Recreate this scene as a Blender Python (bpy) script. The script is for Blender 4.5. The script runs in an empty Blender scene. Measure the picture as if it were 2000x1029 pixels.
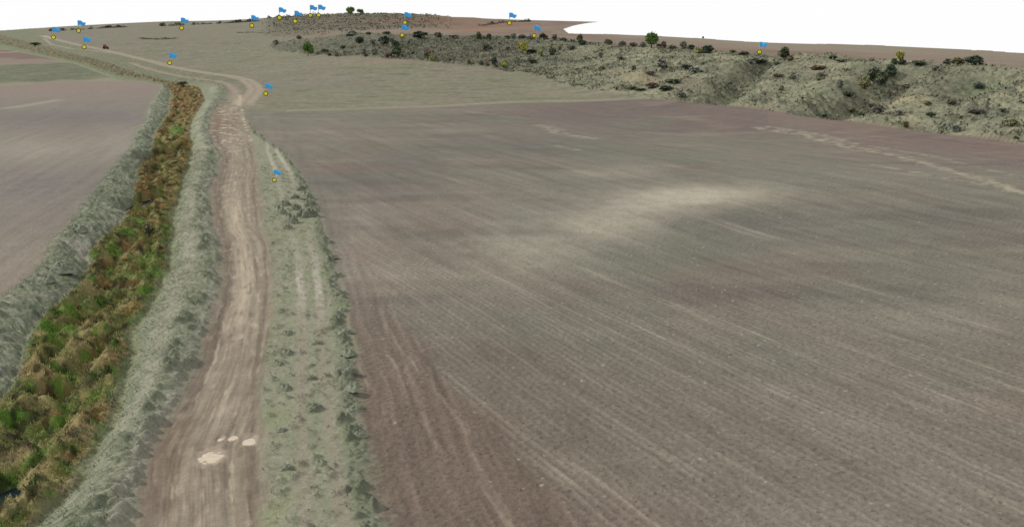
import bpy, math, random
import numpy as np

# ------------------------------------------------------------------ camera, sky, sun, exposure
scene = bpy.context.scene
C = scene.collection
F = 2000.0                    # focal length in photo pixels (photo 2000 x 1029)
CX, CY = 1000.0, 514.5
PITCH = math.radians(12.8)
CAMZ = 22.0
cam_data = bpy.data.cameras.new('camera')
cam_data.sensor_width = 36.0
cam_data.lens = 36.0 * F / 2000.0
cam_data.clip_start = 0.5
cam_data.clip_end = 6000.0
cam = bpy.data.objects.new('camera', cam_data)
cam.location = (0, 0, CAMZ)
cam.rotation_euler = (math.radians(90) - PITCH, 0, 0)
C.objects.link(cam)
scene.camera = cam

SUN_EL = math.radians(36)          # low sun at the left: light travels towards +X, a little towards the camera
sun_data = bpy.data.lights.new('sun', 'SUN')
sun_data.energy = 4.0
sun_data.angle = math.radians(1.5)
sun_data.color = (1.0, 0.95, 0.87)
sun = bpy.data.objects.new('sun', sun_data)
sun.location = (-100, 40, 120)
C.objects.link(sun)
import mathutils
_d = mathutils.Vector((math.cos(SUN_EL) * 0.975, -math.cos(SUN_EL) * 0.22, -math.sin(SUN_EL)))
sun.rotation_euler = _d.to_track_quat('-Z', 'Y').to_euler()

world = bpy.data.worlds.new('World')
scene.world = world
world.use_nodes = True
wn = world.node_tree
wn.nodes.clear()
w_out = wn.nodes.new('ShaderNodeOutputWorld')
w_bg = wn.nodes.new('ShaderNodeBackground')
w_sky = wn.nodes.new('ShaderNodeTexSky')
w_sky.sky_type = 'NISHITA'
w_sky.sun_disc = False
w_sky.sun_elevation = SUN_EL
w_sky.sun_rotation = math.radians(-90)
w_sky.dust_density = 6.0
w_sky.air_density = 1.0
w_sc = wn.nodes.new('ShaderNodeMixRGB'); w_sc.blend_type = 'MULTIPLY'
w_sc.inputs[0].default_value = 1.0; w_sc.inputs[2].default_value = (0.06, 0.06, 0.06, 1)
w_hs = wn.nodes.new('ShaderNodeHueSaturation'); w_hs.inputs['Saturation'].default_value = 0.25
w_mx = wn.nodes.new('ShaderNodeMixRGB'); w_mx.inputs[0].default_value = 0.9
w_mx.inputs[2].default_value = (1.10, 1.10, 1.10, 1)      # a bright, even white overcast
wn.links.new(w_sky.outputs[0], w_sc.inputs[1])
wn.links.new(w_sc.outputs[0], w_hs.inputs['Color'])
wn.links.new(w_hs.outputs[0], w_mx.inputs[1])
wn.links.new(w_mx.outputs[0], w_bg.inputs[0])
w_bg.inputs[1].default_value = 1.0
wn.links.new(w_bg.outputs[0], w_out.inputs[0])

scene.view_settings.view_transform = 'Standard'
scene.view_settings.look = 'None'
scene.view_settings.exposure = 0.0
scene.view_settings.gamma = 1.0
scene.render.engine = 'CYCLES'
scene.cycles.max_bounces = 4

GAIN = 1.76       # light on level ground relative to a white card = 1
rng = np.random.default_rng(7)
random.seed(7)

# ------------------------------------------------------------------ noise (32-bit hashes, in blocks on all cores)
from concurrent.futures import ThreadPoolExecutor
POOL = ThreadPoolExecutor(4)
def _par(fn, x, y, *a):
    x, y = np.broadcast_arrays(np.asarray(x, np.float32), np.asarray(y, np.float32))
    sh = x.shape; x = x.ravel(); y = y.ravel(); out = np.empty(x.shape, np.float32)
    def job(i): out[i:i + 32768] = fn(x[i:i + 32768], y[i:i + 32768], *a)
    list(POOL.map(job, range(0, len(x), 32768)))
    return out.reshape(sh)
def _h32(ix, iy, seed):
    h = ix * np.uint32(374761393) + iy * np.uint32(668265263) + np.uint32((seed * 974634777) & 0xffffffff)
    h ^= h >> np.uint32(13); h *= np.uint32(1274126177); h ^= h >> np.uint32(16); h *= np.uint32(2246822519); h ^= h >> np.uint32(15)
    return h
def _u(c):
    return c.astype(np.int32).view(np.uint32)
_T = np.linspace(0, 2 * np.pi, 256, endpoint=False)
_CT = (np.cos(_T) * 1.5).astype(np.float32); _ST = (np.sin(_T) * 1.5).astype(np.float32)
def _perlin(x, y, seed):
    x0 = np.floor(x); y0 = np.floor(y); fx = x - x0; fy = y - y0
    ix = _u(x0); iy = _u(y0)
    u = fx * fx * fx * (fx * (fx * 6 - 15) + 10); v = fy * fy * fy * (fy * (fy * 6 - 15) + 10)
    def g(ox, oy):
        k = (_h32(ix + np.uint32(ox), iy + np.uint32(oy), seed) >> np.uint32(24)).astype(np.int16)
        return _CT[k] * (fx - ox) + _ST[k] * (fy - oy)
    a = g(0, 0); a += (g(1, 0) - a) * u
    b = g(0, 1); b += (g(1, 1) - b) * u
    return a + (b - a) * v
def _fbm(x, y, octv, seed, gain):
    s = 0; a = 1.0; t = 0
    for k in range(octv):
        s = s + np.float32(a) * _perlin(x * np.float32(2 ** k) + np.float32(17.3 * k), y * np.float32(2 ** k) - np.float32(9.1 * k), seed + k * 13)
        t += a; a *= gain
    return s / np.float32(t)
def _domes(x, y, seed, density, rmin, rmax, bell):
    x0 = np.floor(x); y0 = np.floor(y); best = np.zeros(x.shape, np.float32); k = np.float32(1 / 4294967296.0)
    for ox in (-1, 0, 1):
        for oy in (-1, 0, 1):
            cx = x0 + np.float32(ox); cy = y0 + np.float32(oy); ix = _u(cx); iy = _u(cy)
            dx = x - cx - _h32(ix, iy, seed) * k; dy = y - cy - _h32(ix, iy, seed + 1) * k
            q = _h32(ix, iy, seed + 2) * k; r = np.float32(rmin) + np.float32(rmax - rmin) * q
            d = np.clip(1 - (dx * dx + dy * dy) / (r * r), 0, 1)
            if bell: d = d * d
            h = np.where(_h32(ix, iy, seed + 3) * k < density, d * (0.4 + 0.6 * r / rmax), 0)
            best = np.maximum(best, h)
    return best
def perlin(x, y, seed=0):
    return _par(_perlin, x, y, seed)
def fbm(x, y, octv=4, seed=0, gain=0.5):
    return _par(_fbm, x, y, octv, seed, gain)
def domes(x, y, seed=0, density=1.0, rmin=0.45, rmax=0.95, bell=False):
    """rounded tufts: the highest of the mounds scattered one to a cell"""
    return _par(_domes, x, y, seed, density, rmin, rmax, bell)

def ss(a, b, x):
    t = np.clip((x - a) / (b - a), 0, 1)
    return t * t * (3 - 2 * t)

# ------------------------------------------------------------------ photo pixel -> ray, base terrain
SP, CP = math.sin(PITCH), math.cos(PITCH)
def at_depth(px, py, d):
    u = (px - CX) / F; v = (CY - py) / F
    fy = CP + v * SP; fz = v * CP - SP
    k = d / fy
    return u * k, d, CAMZ + fz * k

def project(X, Y, Z):
    dz = Z - CAMZ
    depth = Y * CP - dz * SP
    up = Y * SP + dz * CP
    return CX + F * X / depth, CY - F * up / depth

# ground heights: sight lines (column x: row y, distance) read off the photograph
COLS = {
    -500: [(300, 190), (200, 305), (165, 395), (120, 640), (95, 900), (80, 1300), (72, 1700)],
    -100: [(300, 185), (205, 300), (168, 400), (110, 680), (85, 1000), (70, 1400), (66, 1700)],
    120: [(280, 200), (207, 300), (165, 405), (110, 690), (78, 1000), (60, 1350), (52, 1650)],
    330: [(280, 200), (207, 300), (165, 410), (125, 600), (85, 850), (58, 1200), (42, 1600)],
    520: [(280, 200), (207, 300), (175, 390), (112, 650), (80, 850), (52, 1100), (36, 1300), (38, 1550)],
    720: [(280, 200), (215, 286), (160, 425), (112, 560), (90, 640), (70, 720), (58, 850), (44, 1000), (27, 1200), (28, 1400)],
    920: [(280, 200), (212, 288), (165, 405), (128, 500), (100, 560), (75, 650), (63, 760), (48, 980), (36, 1200), (35, 1400)],
    1110: [(280, 200), (204, 300), (168, 385), (120, 480), (78, 600), (66, 740), (50, 1000), (42, 1200)],
    1280: [(300, 185), (196, 308), (150, 350), (97, 470), (82, 560), (70, 680)],
    1450: [(320, 170), (209, 282), (150, 330), (108, 410), (92, 500), (80, 620)],
    1620: [(330, 162), (232, 250), (160, 300), (114, 360), (98, 450), (85, 570)],
    1800: [(340, 155), (256, 222), (175, 270), (122, 328), (106, 420), (92, 530)],
    2000: [(360, 145), (281, 198), (195, 240), (132, 292), (115, 390), (101, 490)],
    2350: [(380, 135), (330, 160), (235, 195), (155, 250), (135, 340), (117, 450)],
    2800: [(400, 125), (370, 140), (260, 175), (170, 230), (150, 320), (130, 430)],
}
ctl = []
for px, col in COLS.items():
    for py, d in col:
        x, y, z = at_depth(px, py, d)
        ctl.append((x / y, math.log(y), z))
for px in range(-1500, 3600, 300):
    for d in (28, 45, 75, 115):
        ctl.append(((px - CX) / F, math.log(d), 0.0))
ctl = np.array(ctl)
AU = 2.2
def _tps_mat(a, b):
    r2 = ((a[:, None, 0] - b[None, :, 0]) * AU) ** 2 + (a[:, None, 1] - b[None, :, 1]) ** 2
    return 0.5 * r2 * np.log(r2 + 1e-12)
_n = len(ctl)
K = np.zeros((_n + 3, _n + 3))
K[:_n, :_n] = _tps_mat(ctl, ctl) + np.eye(_n) * 0.0006
K[:_n, _n] = 1; K[:_n, _n + 1:_n + 3] = ctl[:, :2]
K[_n, :_n] = 1; K[_n + 1:_n + 3, :_n] = ctl[:, :2].T
Wt = np.linalg.solve(K, np.concatenate([ctl[:, 2], np.zeros(3)]))
def base_z(X, Y):
    q = np.stack([np.ravel(X) / np.ravel(Y), np.log(np.ravel(Y))], 1)
    out = np.empty(len(q))
    for i in range(0, len(q), 40000):
        s = q[i:i + 40000]
        out[i:i + 40000] = _tps_mat(s, ctl) @ Wt[:_n] + Wt[_n] + s @ Wt[_n + 1:_n + 3]
    return out.reshape(np.shape(X))

# ------------------------------------------------------------------ grid: columns by bearing, rows by distance
RES = 1.0
Yd = np.linspace(27, 1650, 200000)
wgt = RES * (1.0 * 22 * 1024 / Yd ** 2) * (Yd > 42) + RES * 6.0 * (Yd <= 42)
wgt = wgt + RES * (0.50 * ((Yd > 180) & (Yd < 700)) + 0.14 * (Yd >= 700))
cum = np.cumsum(wgt) * (Yd[1] - Yd[0])
NR = int(cum[-1])
rows = np.interp(np.arange(NR), cum, Yd)
u_main = np.linspace(-0.585, 0.585, int(1190 * RES))
u_side = 0.585 + np.cumsum(np.linspace(0.0015, 0.02, 60))
us = np.concatenate([-u_side[::-1], u_main, u_side])
NC = len(us)
U, YY = np.meshgrid(us, rows)                 # (NR, NC)
# base heights on a coarse lattice, then bilinear (it is smooth)
cu = np.linspace(us[0], us[-1], 260); cl = np.linspace(math.log(rows[0]), math.log(rows[-1]), 330)
gu, gl = np.meshgrid(cu, cl)
ZC = base_z(gu * np.exp(gl), np.exp(gl))
def lattice(Uq, Yq):
    fu = np.clip((Uq - cu[0]) / (cu[1] - cu[0]), 0, len(cu) - 1.001)
    fl = np.clip((np.log(Yq) - cl[0]) / (cl[1] - cl[0]), 0, len(cl) - 1.001)
    iu = fu.astype(int); il = fl.astype(int); a = fu - iu; b = fl - il
    return (ZC[il, iu] * (1 - a) + ZC[il, iu + 1] * a) * (1 - b) + (ZC[il + 1, iu] * (1 - a) + ZC[il + 1, iu + 1] * a) * b
XX = U * YY
Z0 = lattice(U, YY)
PX, PY = project(XX, YY, Z0)                  # where the bare ground lies in the photograph

def ground(px, py):
    """world point of the bare ground seen at a photo pixel"""
    px = np.atleast_1d(np.asarray(px, float)); py = np.atleast_1d(np.asarray(py, float))
    out = []
    ts = np.exp(np.linspace(math.log(28), math.log(1640), 3000))
    for a, b in zip(px, py):
        x, y, z = at_depth(a, b, ts)
        g = lattice(x / y, ts)
        hit = np.nonzero(z < g)[0]
        k = hit[0] if len(hit) else len(ts) - 1
        out.append((x[k], ts[k], g[k]))
    return np.array(out)

def sdist(pts, pad=30.0):
    """distance in metres from every grid point to a line traced in the photograph (999 far away); also 0..1 along it"""
    g = ground([p[0] for p in pts], [p[1] for p in pts])[:, :2]
    D = np.full(XX.shape, 999.0, dtype=np.float32); T = np.zeros(XX.shape, dtype=np.float32)
    sub = (XX > g[:, 0].min() - pad) & (XX < g[:, 0].max() + pad) & (YY > g[:, 1].min() - pad) & (YY < g[:, 1].max() + pad)
    x = XX[sub]; y = YY[sub]; best = np.full(x.shape, 999.0); bt = np.zeros(x.shape)
    n = len(g) - 1
    for i in range(n):
        ax, ay = g[i]; bx, by = g[i + 1]
        L2 = (bx - ax) ** 2 + (by - ay) ** 2 + 1e-9
        t = np.clip(((x - ax) * (bx - ax) + (y - ay) * (by - ay)) / L2, 0, 1)
        d = np.hypot(x - ax - t * (bx - ax), y - ay - t * (by - ay))
        m = d < best
        best[m] = d[m]; bt[m] = (i + t[m]) / n
    D[sub] = best; T[sub] = bt
    return D, T

def line(pts):
    p = sorted(pts, key=lambda q: q[1])
    return np.interp(PY, [q[1] for q in p], [q[0] for q in p])

# lines along the road, photo pixels
L_road_l = line([(240, 1100), (262, 1029), (280, 900), (292, 867), (333, 800), (385, 700), (404, 640), (418, 600), (432, 547), (431, 474), (416, 446), (411, 369), (425, 334), (433, 302), (415, 278), (408, 255), (413, 227), (428, 202), (446, 180), (450, 170)])
L_road_r = line([(512, 1100), (513, 1029), (517, 867), (515, 740), (526, 640), (531, 600), (532, 547), (525, 474), (514, 446), (507, 369), (504, 334), (499, 302), (494, 278), (487, 250), (478, 227), (472, 210), (474, 190)])
L_dit_r = line([(-60, 1100), (30, 1029), (137, 925), (175, 858), (205, 796), (236, 746), (250, 642), (268, 605), (301, 558), (325, 512), (329, 467), (332, 414), (353, 355), (364, 320), (373, 278), (368, 252), (376, 225), (398, 192), (390, 170), (352, 162), (273, 147), (215, 125), (152, 109), (76, 88), (25, 76), (0, 68), (-60, 58)])
L_dit_l = line([(-200, 1029), (-30, 800), (32, 725), (55, 662), (80, 610), (161, 540), (180, 477), (241, 421), (266, 365), (268, 327), (297, 285), (304, 252), (330, 215), (335, 177), (325, 166), (310, 160), (225, 147), (165, 125), (95, 109), (25, 92), (-40, 78), (-200, 68)])
L_bank_l = line([(-400, 900), (-180, 700), (-30, 605), (70, 537), (101, 474), (140, 435), (175, 386), (210, 341), (252, 295), (270, 250), (284, 238), (290, 210), (312, 175), (316, 167), (225, 155), (200, 145), (145, 125), (75, 110), (0, 95), (-80, 80), (-250, 68)])
L_verge = line([(760, 1100), (737, 1029), (708, 871), (692, 767), (683, 683), (672, 600), (654, 530), (630, 446), (616, 397), (588, 344), (560, 302), (527, 280), (495, 255), (482, 232), (474, 205)])
L_field_top = np.interp(PX, [400, 485, 560, 700, 870, 1000, 1150, 1270, 1300], [214, 216, 218, 214, 208, 201, 198, 193, 193])
SF = [(525, 86), (535, 98), (600, 107), (700, 111), (830, 119), (950, 132), (1060, 151), (1130, 171), (1270, 193), (1400, 205), (1500, 216), (1640, 234), (1800, 257), (2000, 282), (2300, 330), (2800, 380)]
ST = [(525, 86), (600, 78), (680, 66), (800, 68), (900, 71), (1000, 73), (1130, 80), (1270, 93), (1400, 102), (1480, 106), (1550, 109), (1700, 116), (1850, 124), (2000, 133), (2300, 152), (2800, 180)]
L_scrub_foot = np.interp(PX, [p[0] for p in SF], [p[1] for p in SF])
L_scrub_top = np.interp(PX, [p[0] for p in ST], [p[1] for p in ST])
MPP = YY / F                                   # metres for one photo pixel sideways
nz1 = fbm(XX / 6, YY / 6, 3, 5)
nz2 = fbm(XX / 1.6, YY / 1.6, 3, 9)
wob = (nz1 * 0.55 + nz2 * 0.22)                # metres of unevenness for every border

def right_of(L):                               # metres to the right of a line (wobbled)
    return (PX - L) * MPP + wob
m_road_l = right_of(L_road_l); m_road_r = right_of(L_road_r)
m_dit_r = right_of(L_dit_r); m_dit_l = right_of(L_dit_l)
m_bank_l = right_of(L_bank_l); m_verge = right_of(L_verge)
farw = nz1 * np.clip(YY / 400, 0.2, 2.5)
below_foot = (PY - L_scrub_foot) + farw        # >0: nearer than the foot of the scrub slope (photo rows)
above_top = (L_scrub_top - PY) + farw * 0.6
near = ss(150, 175, PY)                        # the straight near stretch of road and ditch

track_a, ta = sdist([(474, 212), (478, 200), (492, 186), (500, 176), (494, 166), (480, 156), (455, 150), (429, 146), (379, 139), (330, 130), (303, 122), (253, 110), (202, 98), (152, 88), (106, 77), (83, 70)])
track_b, tb = sdist([(462, 206), (458, 190), (459, 178), (448, 166), (424, 159), (404, 157), (365, 152), (328, 145), (290, 135), (253, 123)])
track_c, tc = sdist([(215, 104), (180, 99), (140, 96), (100, 88), (86, 76)])
track_a += wob * 0.7; track_b += wob * 0.7
scale_w = np.clip(YY / 400, 0.5, 2)
rag = 0.45 * fbm(XX / 0.7, YY / 1.1, 3, 15)
M_road = np.maximum(ss(-0.55, 0.55, m_road_l + rag) * ss(-0.5, 0.5, -m_road_r + rag) * ss(196, 210, PY),
                    np.maximum(ss(4.2, 2.0, track_a), ss(3.0, 1.6, track_b)) * ss(214, 200, PY))
M_road = np.maximum(M_road, ss(2.2, 1.2, track_c) * 0.8)
M_ditch = ss(-0.5, 0.5, m_dit_l) * ss(-0.5, 0.5, -m_dit_r)
M_bankR = ss(-0.4, 0.4, m_dit_r) * ss(0.4, -0.4, m_road_l) * near * (1 - M_ditch) * (1 - M_road)
M_bankL = ss(-0.9, 0.7, m_bank_l + rag) * ss(0.4, -0.4, m_dit_l) * (1 - M_ditch)
M_verge = ss(-0.3, 0.3, m_road_r) * ss(0.8, -0.4, m_verge + rag) * ss(205, 222, PY) * (1 - M_road)
inbetween = ss(0, 1, m_dit_r) * ss(168, 158, PY) * (1 - M_road)     # grass between ditch and far track
lower_tr = line([(430, 157), (379, 142), (330, 133), (253, 113), (202, 101), (152, 91), (106, 80), (70, 70)])
inbetween *= ss(3, -3, (PX - lower_tr) * MPP)
M_left = ss(0.3, -0.3, m_bank_l)
M_scrub = ss(-1.2, 1.2, -below_foot) * ss(-1.0, 1.0, -above_top)
M_plat = ss(-1.0, 1.0, above_top) * ss(520, 640, PX + 30 * nz1)
M_hilltop = ss(800, 960, YY + 50 * nz1) * ss(500, 600, PX + 25 * nz1)
M_field = ss(0, 2.0, PY - L_field_top + farw * 0.6) * ss(-0.3, 0.3, m_verge) * ss(-1.2, 1.2, below_foot) * (PX > 470)

# ------------------------------------------------------------------ relief
Z = Z0.copy()
fade = lambda d0, d1: ss(d1, d0, YY)
def masked(M, fn, lo=0.02):
    """evaluate fn(x, y) only where the mask counts"""
    out = np.zeros(XX.shape, dtype=np.float32)
    s = M > lo
    out[s] = fn(XX[s], YY[s]) * M[s]
    return out
def mfbm(M, sx, sy, octv, seed, shear=0.0, lo=0.02):
    out = np.zeros(XX.shape, dtype=np.float32)
    s = M > lo
    out[s] = fbm(XX[s] / sx + YY[s] * shear, YY[s] / sy, octv, seed)
    return out
# ditch: sunken bed between two banks
prof = ss(-1.2, 2.4, m_dit_l) * ss(1.2, -2.4, m_dit_r)
Z -= prof * (1.25 * near + 0.45)
bankR_t = np.clip((m_dit_r) / np.maximum(m_dit_r - m_road_l, 0.3), 0, 1)
Z += M_bankR * (0.40 * np.sin(np.pi * np.clip(bankR_t, 0, 1)) - 0.65 * (1 - ss(0, 0.75, bankR_t)))
bankL_t = np.clip(m_bank_l / np.maximum(m_bank_l - m_dit_l, 0.3), 0, 1)
Z += M_bankL * (0.30 * ss(0, 0.2, bankL_t) - 0.9 * ss(0.25, 1.0, bankL_t))
wx = XX + 0.5 * fbm(XX / 2.5, YY / 2.5, 2, 31); wy = YY + 0.5 * fbm(XX / 2.5, YY / 2.5, 2, 32)
def mwarp(M, fn, lo=0.02):
    out = np.zeros(XX.shape, dtype=np.float32)
    s = M > lo
    out[s] = fn(wx[s], wy[s]) * M[s]
    return out
big = mwarp(M_ditch, lambda x, y: domes(x / 2.5, y / 2.7, 41, 0.8, 0.5, 1.1, True))
mid = mwarp(M_ditch, lambda x, y: domes(x / 1.1, y / 1.3, 45, 0.75, 0.45, 1.05, True))
tiny = mwarp(M_ditch, lambda x, y: domes(x / 0.5, y / 0.55, 46, 0.6, 0.45, 1.0, True))
dit_n = mfbm(M_ditch, 1.3, 0.9, 4, 47)
dit_in = ss(0.1, 1.2, m_dit_l) * ss(-0.1, -1.2, m_dit_r)
dit_h = ((1.35 * big + 0.50 * mid) * (0.25 + 0.75 * dit_in) + 0.13 * tiny + M_ditch * (0.20 * dit_n + 0.25 * mfbm(M_ditch, 5, 6, 2, 48))).astype(np.float32)
Z += dit_h
# dark standing water in the ditch
POOLS = [(326, 309, 1.9, 9.5), (289, 402, 1.5, 6.0), (-22, 1000, 0.9, 2.0)]
pool_pts = []
for px, py, rx, ry in POOLS:
    u = (px - CX) / F; v = (CY - py) / F
    k = (CAMZ + 1.5) / (SP - v * CP)
    gx, gy = u * k, (CP + v * SP) * k
    pool_pts.append((gx, gy, rx, ry))
    q = ((XX - gx + 0.3 * nz2) / rx) ** 2 + ((YY - gy + 0.6 * nz1) / ry) ** 2
    s = q < 6
    m = ss(3.2, 0.9, q[s])
    Z[s] = Z[s] * (1 - m) + (-1.85) * m
# tussocky banks: tufts combed down the slope
M_bk = np.maximum(M_bankR, M_bankL)
cd = 0.85 * wx + 0.5 * wy; cc = -0.5 * wx + 0.85 * wy           # down-slope / across for the right bank
def mcomb(M, fn, left=False, lo=0.02):
    out = np.zeros(XX.shape, dtype=np.float32); s = M > lo
    a_, b_ = (cd[s], cc[s]) if not left else (0.8 * wx[s] - 0.6 * wy[s], 0.6 * wx[s] + 0.8 * wy[s])
    out[s] = fn(a_, b_) * M[s]
    return out
tuf = mcomb(M_bankR, lambda d, c: domes(d / 0.95, c / 0.7, 51, 0.7, 0.4, 0.95, True)) + mcomb(M_bankL, lambda d, c: domes(d / 1.0, c / 0.8, 52, 0.7, 0.4, 0.95, True), True)
tuf2 = mcomb(M_bankR, lambda d, c: domes(d / 0.5, c / 0.28, 55, 0.7, 0.4, 0.9, True)) + mcomb(M_bankL, lambda d, c: domes(d / 0.55, c / 0.3, 56, 0.7, 0.4, 0.9, True), True)
comb = mcomb(M_bankR, lambda d, c: fbm(d / 1.6, c / 0.28, 3, 59)) + mcomb(M_bankL, lambda d, c: fbm(d / 1.6, c / 0.32, 3, 60), True)
topR = ss(0.35, 0.7, bankR_t) * ss(1.0, 0.92, bankR_t)
clump = ss(-0.2, 0.3, mfbm(M_bk, 2.2, 3.5, 2, 57))
tuf_h = tuf * (0.16 + 0.38 * topR * clump * (M_bankR > 0.3) + 0.26 * (M_bankL > 0.3) * clump) + tuf2 * 0.07 + 0.09 * comb
Z += tuf_h
Z += 0.14 * M_bk * mfbm(M_bk, 2.4, 3.5, 3, 58)
# verge with weeds and a weedy field edge
edge_w = ss(-1.3, -0.5, m_verge) * ss(0.35, 0.0, m_verge)
vt = mwarp(M_verge, lambda x, y: domes(x / 0.8, y / 0.9, 61, 0.38, 0.35, 0.8, True))
vt2 = mwarp(M_verge, lambda x, y: domes(x / 0.4, y / 0.45, 65, 0.5, 0.4, 0.9, True))
ver_sel = ss(0.0, 0.35, mfbm(M_verge, 1.6, 4, 2, 66))
ver_h = vt * (0.10 + 0.42 * edge_w + 0.14 * ver_sel) + vt2 * (0.04 + 0.12 * edge_w)
Z += ver_h + 0.05 * M_verge * edge_w
# road: ruts, lip, potholes
rw = np.maximum(m_road_l - m_road_r, 0.5)
rt = np.clip(((PX - L_road_l) * MPP) / rw, -0.1, 1.1)              # 0 left edge .. 1 right edge
rm = (PX - L_road_l) * MPP                                          # metres from the left edge
rutn = 0.05 * mfbm(M_road, 8, 14, 2, 71)
rut1 = np.exp(-((rt - 0.24 - rutn) / 0.07) ** 2); rut2 = np.exp(-((rt - 0.72 - rutn) / 0.07) ** 2)
rut3 = np.exp(-((rt - 0.90 - rutn) / 0.035) ** 2)
nearroad = ss(196, 215, PY)
def road_st(w, l, seed, o=3):
    out = np.zeros(XX.shape, dtype=np.float32); s = M_road > 0.02
    out[s] = fbm(rm[s] / w, YY[s] / l, o, seed)
    return out
rs1 = road_st(0.32, 9, 72); rs2 = road_st(0.9, 16, 74); rs3 = road_st(0.14, 5, 76, 2)
Z -= M_road * nearroad * (0.09 * rut1 + 0.09 * rut2 + 0.05 * rut3)
Z += M_road * (0.03 * mfbm(M_road, 1.2, 2.4, 4, 73) + 0.05 * rs1 * nearroad + 0.05 * rs2 * nearroad) - 0.06 * M_road
POT = [(410, 888, 0.62, 0.75), (487, 857, 0.34, 0.5), (453, 851, 0.22, 0.3), (430, 853, 0.16, 0.25), (462, 655, 0.35, 0.6)]
pot_pts = []
for px, py, rx, ry in POT:
    g = ground(px, py)[0]
    pot_pts.append(g)
    q = ((XX - g[0]) / (rx * 1.3)) ** 2 + ((YY - g[1]) / (ry * 1.3)) ** 2
    s = q < 9
    m = np.exp(-q[s] ** 2)
    Z[s] = Z[s] * (1 - m) + (g[2] - 0.20) * m + 0.09 * m * fbm(XX[s] / 0.5, YY[s] / 0.45, 3, 77)
# fields: drilled rows, wheel marks, clods
AZF = math.radians(-25.5); AZH = math.radians(-12.8)
hb = (PX - np.interp(PY, [205, 300, 560, 760, 1029], [520, 600, 745, 890, 1190])) * MPP + 2.5 * fbm(XX / 9, YY / 14, 2, 81)
M_head = ss(1.2, -1.2, hb)
cF = XX * math.cos(AZF) - YY * math.sin(AZF); lF = XX * math.sin(AZF) + YY * math.cos(AZF)
cH = XX * math.cos(AZH) - YY * math.sin(AZH); lH = XX * math.sin(AZH) + YY * math.cos(AZH)
cF = cF + 0.35 * fbm(lF / 30, cF / 40, 2, 82); cH = cH + 0.5 * fbm(lH / 14, cH / 9, 2, 83)
n_drill = fbm(XX / 0.7, YY / 1.2, 2, 99)
def streaks(M, c, l, seed):
    out = np.zeros(XX.shape, dtype=np.float32); s = M > 0.02; c = c[s]; l = l[s]
    yy_ = YY[s]
    out[s] = (0.30 * ss(115, 60, yy_) * perlin(c / 0.30, l / 5, seed + 3) + 0.34 * ss(230, 110, yy_) * perlin(c / 0.62, l / 12, seed) + 0.36 * perlin(c / 1.5, l / 26, seed + 1) + 0.20 * perlin(c / 4.2, l / 60, seed + 2))
    return out
stF = streaks(M_field, cF, lF, 84); stH = streaks(M_field * M_head, cH, lH, 88)
st_field = stF * (1 - M_head) + stH * M_head
drill = np.where(M_head > 0.5, np.cos(2 * np.pi * cH / 0.95), np.cos(2 * np.pi * (cF + 0.05 * n_drill) / 0.58)) * fade(75, 150) * M_field
drill *= 0.35 + 0.65 * ss(-0.2, 0.35, np.where(M_head > 0.5, stH, stF))
AZL = math.radians(-10)
cL = XX * math.cos(AZL) - YY * math.sin(AZL); lL = XX * math.sin(AZL) + YY * math.cos(AZL)
st_left = streaks(M_left, cL + 0.4 * fbm(lL / 25, cL / 25, 2, 91), lL, 92)
M_soil = np.maximum(M_field, M_left * (PY > 150))
clod = mfbm(M_soil, 0.36, 0.42, 3, 95)
Z += M_soil * (0.05 * clod * fade(60, 160) + 0.03 * np.where(M_left > 0.5, st_left, st_field) * fade(90, 220) + 0.020 * drill)
Z += M_field * 0.30 * fbm(XX / 30, YY / 40, 2, 96) * ss(45, 80, YY)
# scrub slope: hummocks, gullies, tussocks
G1, _ = sdist([(1500, 121), (1470, 128), (1448, 150), (1425, 175), (1395, 200)], 60)
G2, _ = sdist([(1758, 132), (1742, 150), (1705, 172), (1668, 190), (1645, 212)], 60)
G3, _ = sdist([(1930, 148), (1905, 165), (1880, 185)], 60)
G4, _ = sdist([(1250, 160), (1300, 140), (1330, 120)], 60)
for G, dep, wd in ((G1, 5.0, 5.5), (G2, 7.0, 8), (G3, 3.6, 8), (G4, 2.6, 7)):
    Z -= dep * np.exp(-(G / wd) ** 2) * ss(0.02, 0.6, M_scrub)
Z += M_scrub * (2.3 * mfbm(M_scrub, 24, 24, 3, 101) + 0.40 * mfbm(M_scrub, 6, 7, 3, 105))
hd = mwarp(M_scrub, lambda x, y: domes(x / 2.6, y / 2.8, 107, 0.45, 0.35, 0.85, True))
hd2 = mwarp(M_scrub, lambda x, y: domes(x / 1.1, y / 1.25, 111, 0.6, 0.4, 0.9, True))
rough = ss(-0.15, 0.45, mfbm(M_scrub, 24, 24, 3, 113))
lefts = ss(1250, 900, PX)
Z += hd * (0.25 + 0.75 * rough + 0.7 * lefts) + hd2 * (0.22 + 0.30 * rough + 0.2 * lefts)
M_grass2 = np.clip(inbetween, 0, 1)
Z += mwarp(M_grass2, lambda x, y: domes(x / 2.0, y / 3.0, 121, 0.6)) * 0.5
Z += np.clip(M_hilltop * (PX < 1000), 0, 1) * (1.2 * fbm(XX / 30, YY / 30, 3, 123))
hillscrub = ss(505, 545, PX + 15 * nz1) * (PX < 880) * ss(800, 900, YY)
Z += masked(hillscrub * 1.0, lambda x, y: domes(x / 7, y / 9, 125, 0.55) * 1.3 * ss(-0.1, 0.3, fbm(x / 60, y / 60, 2, 127)))

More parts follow.
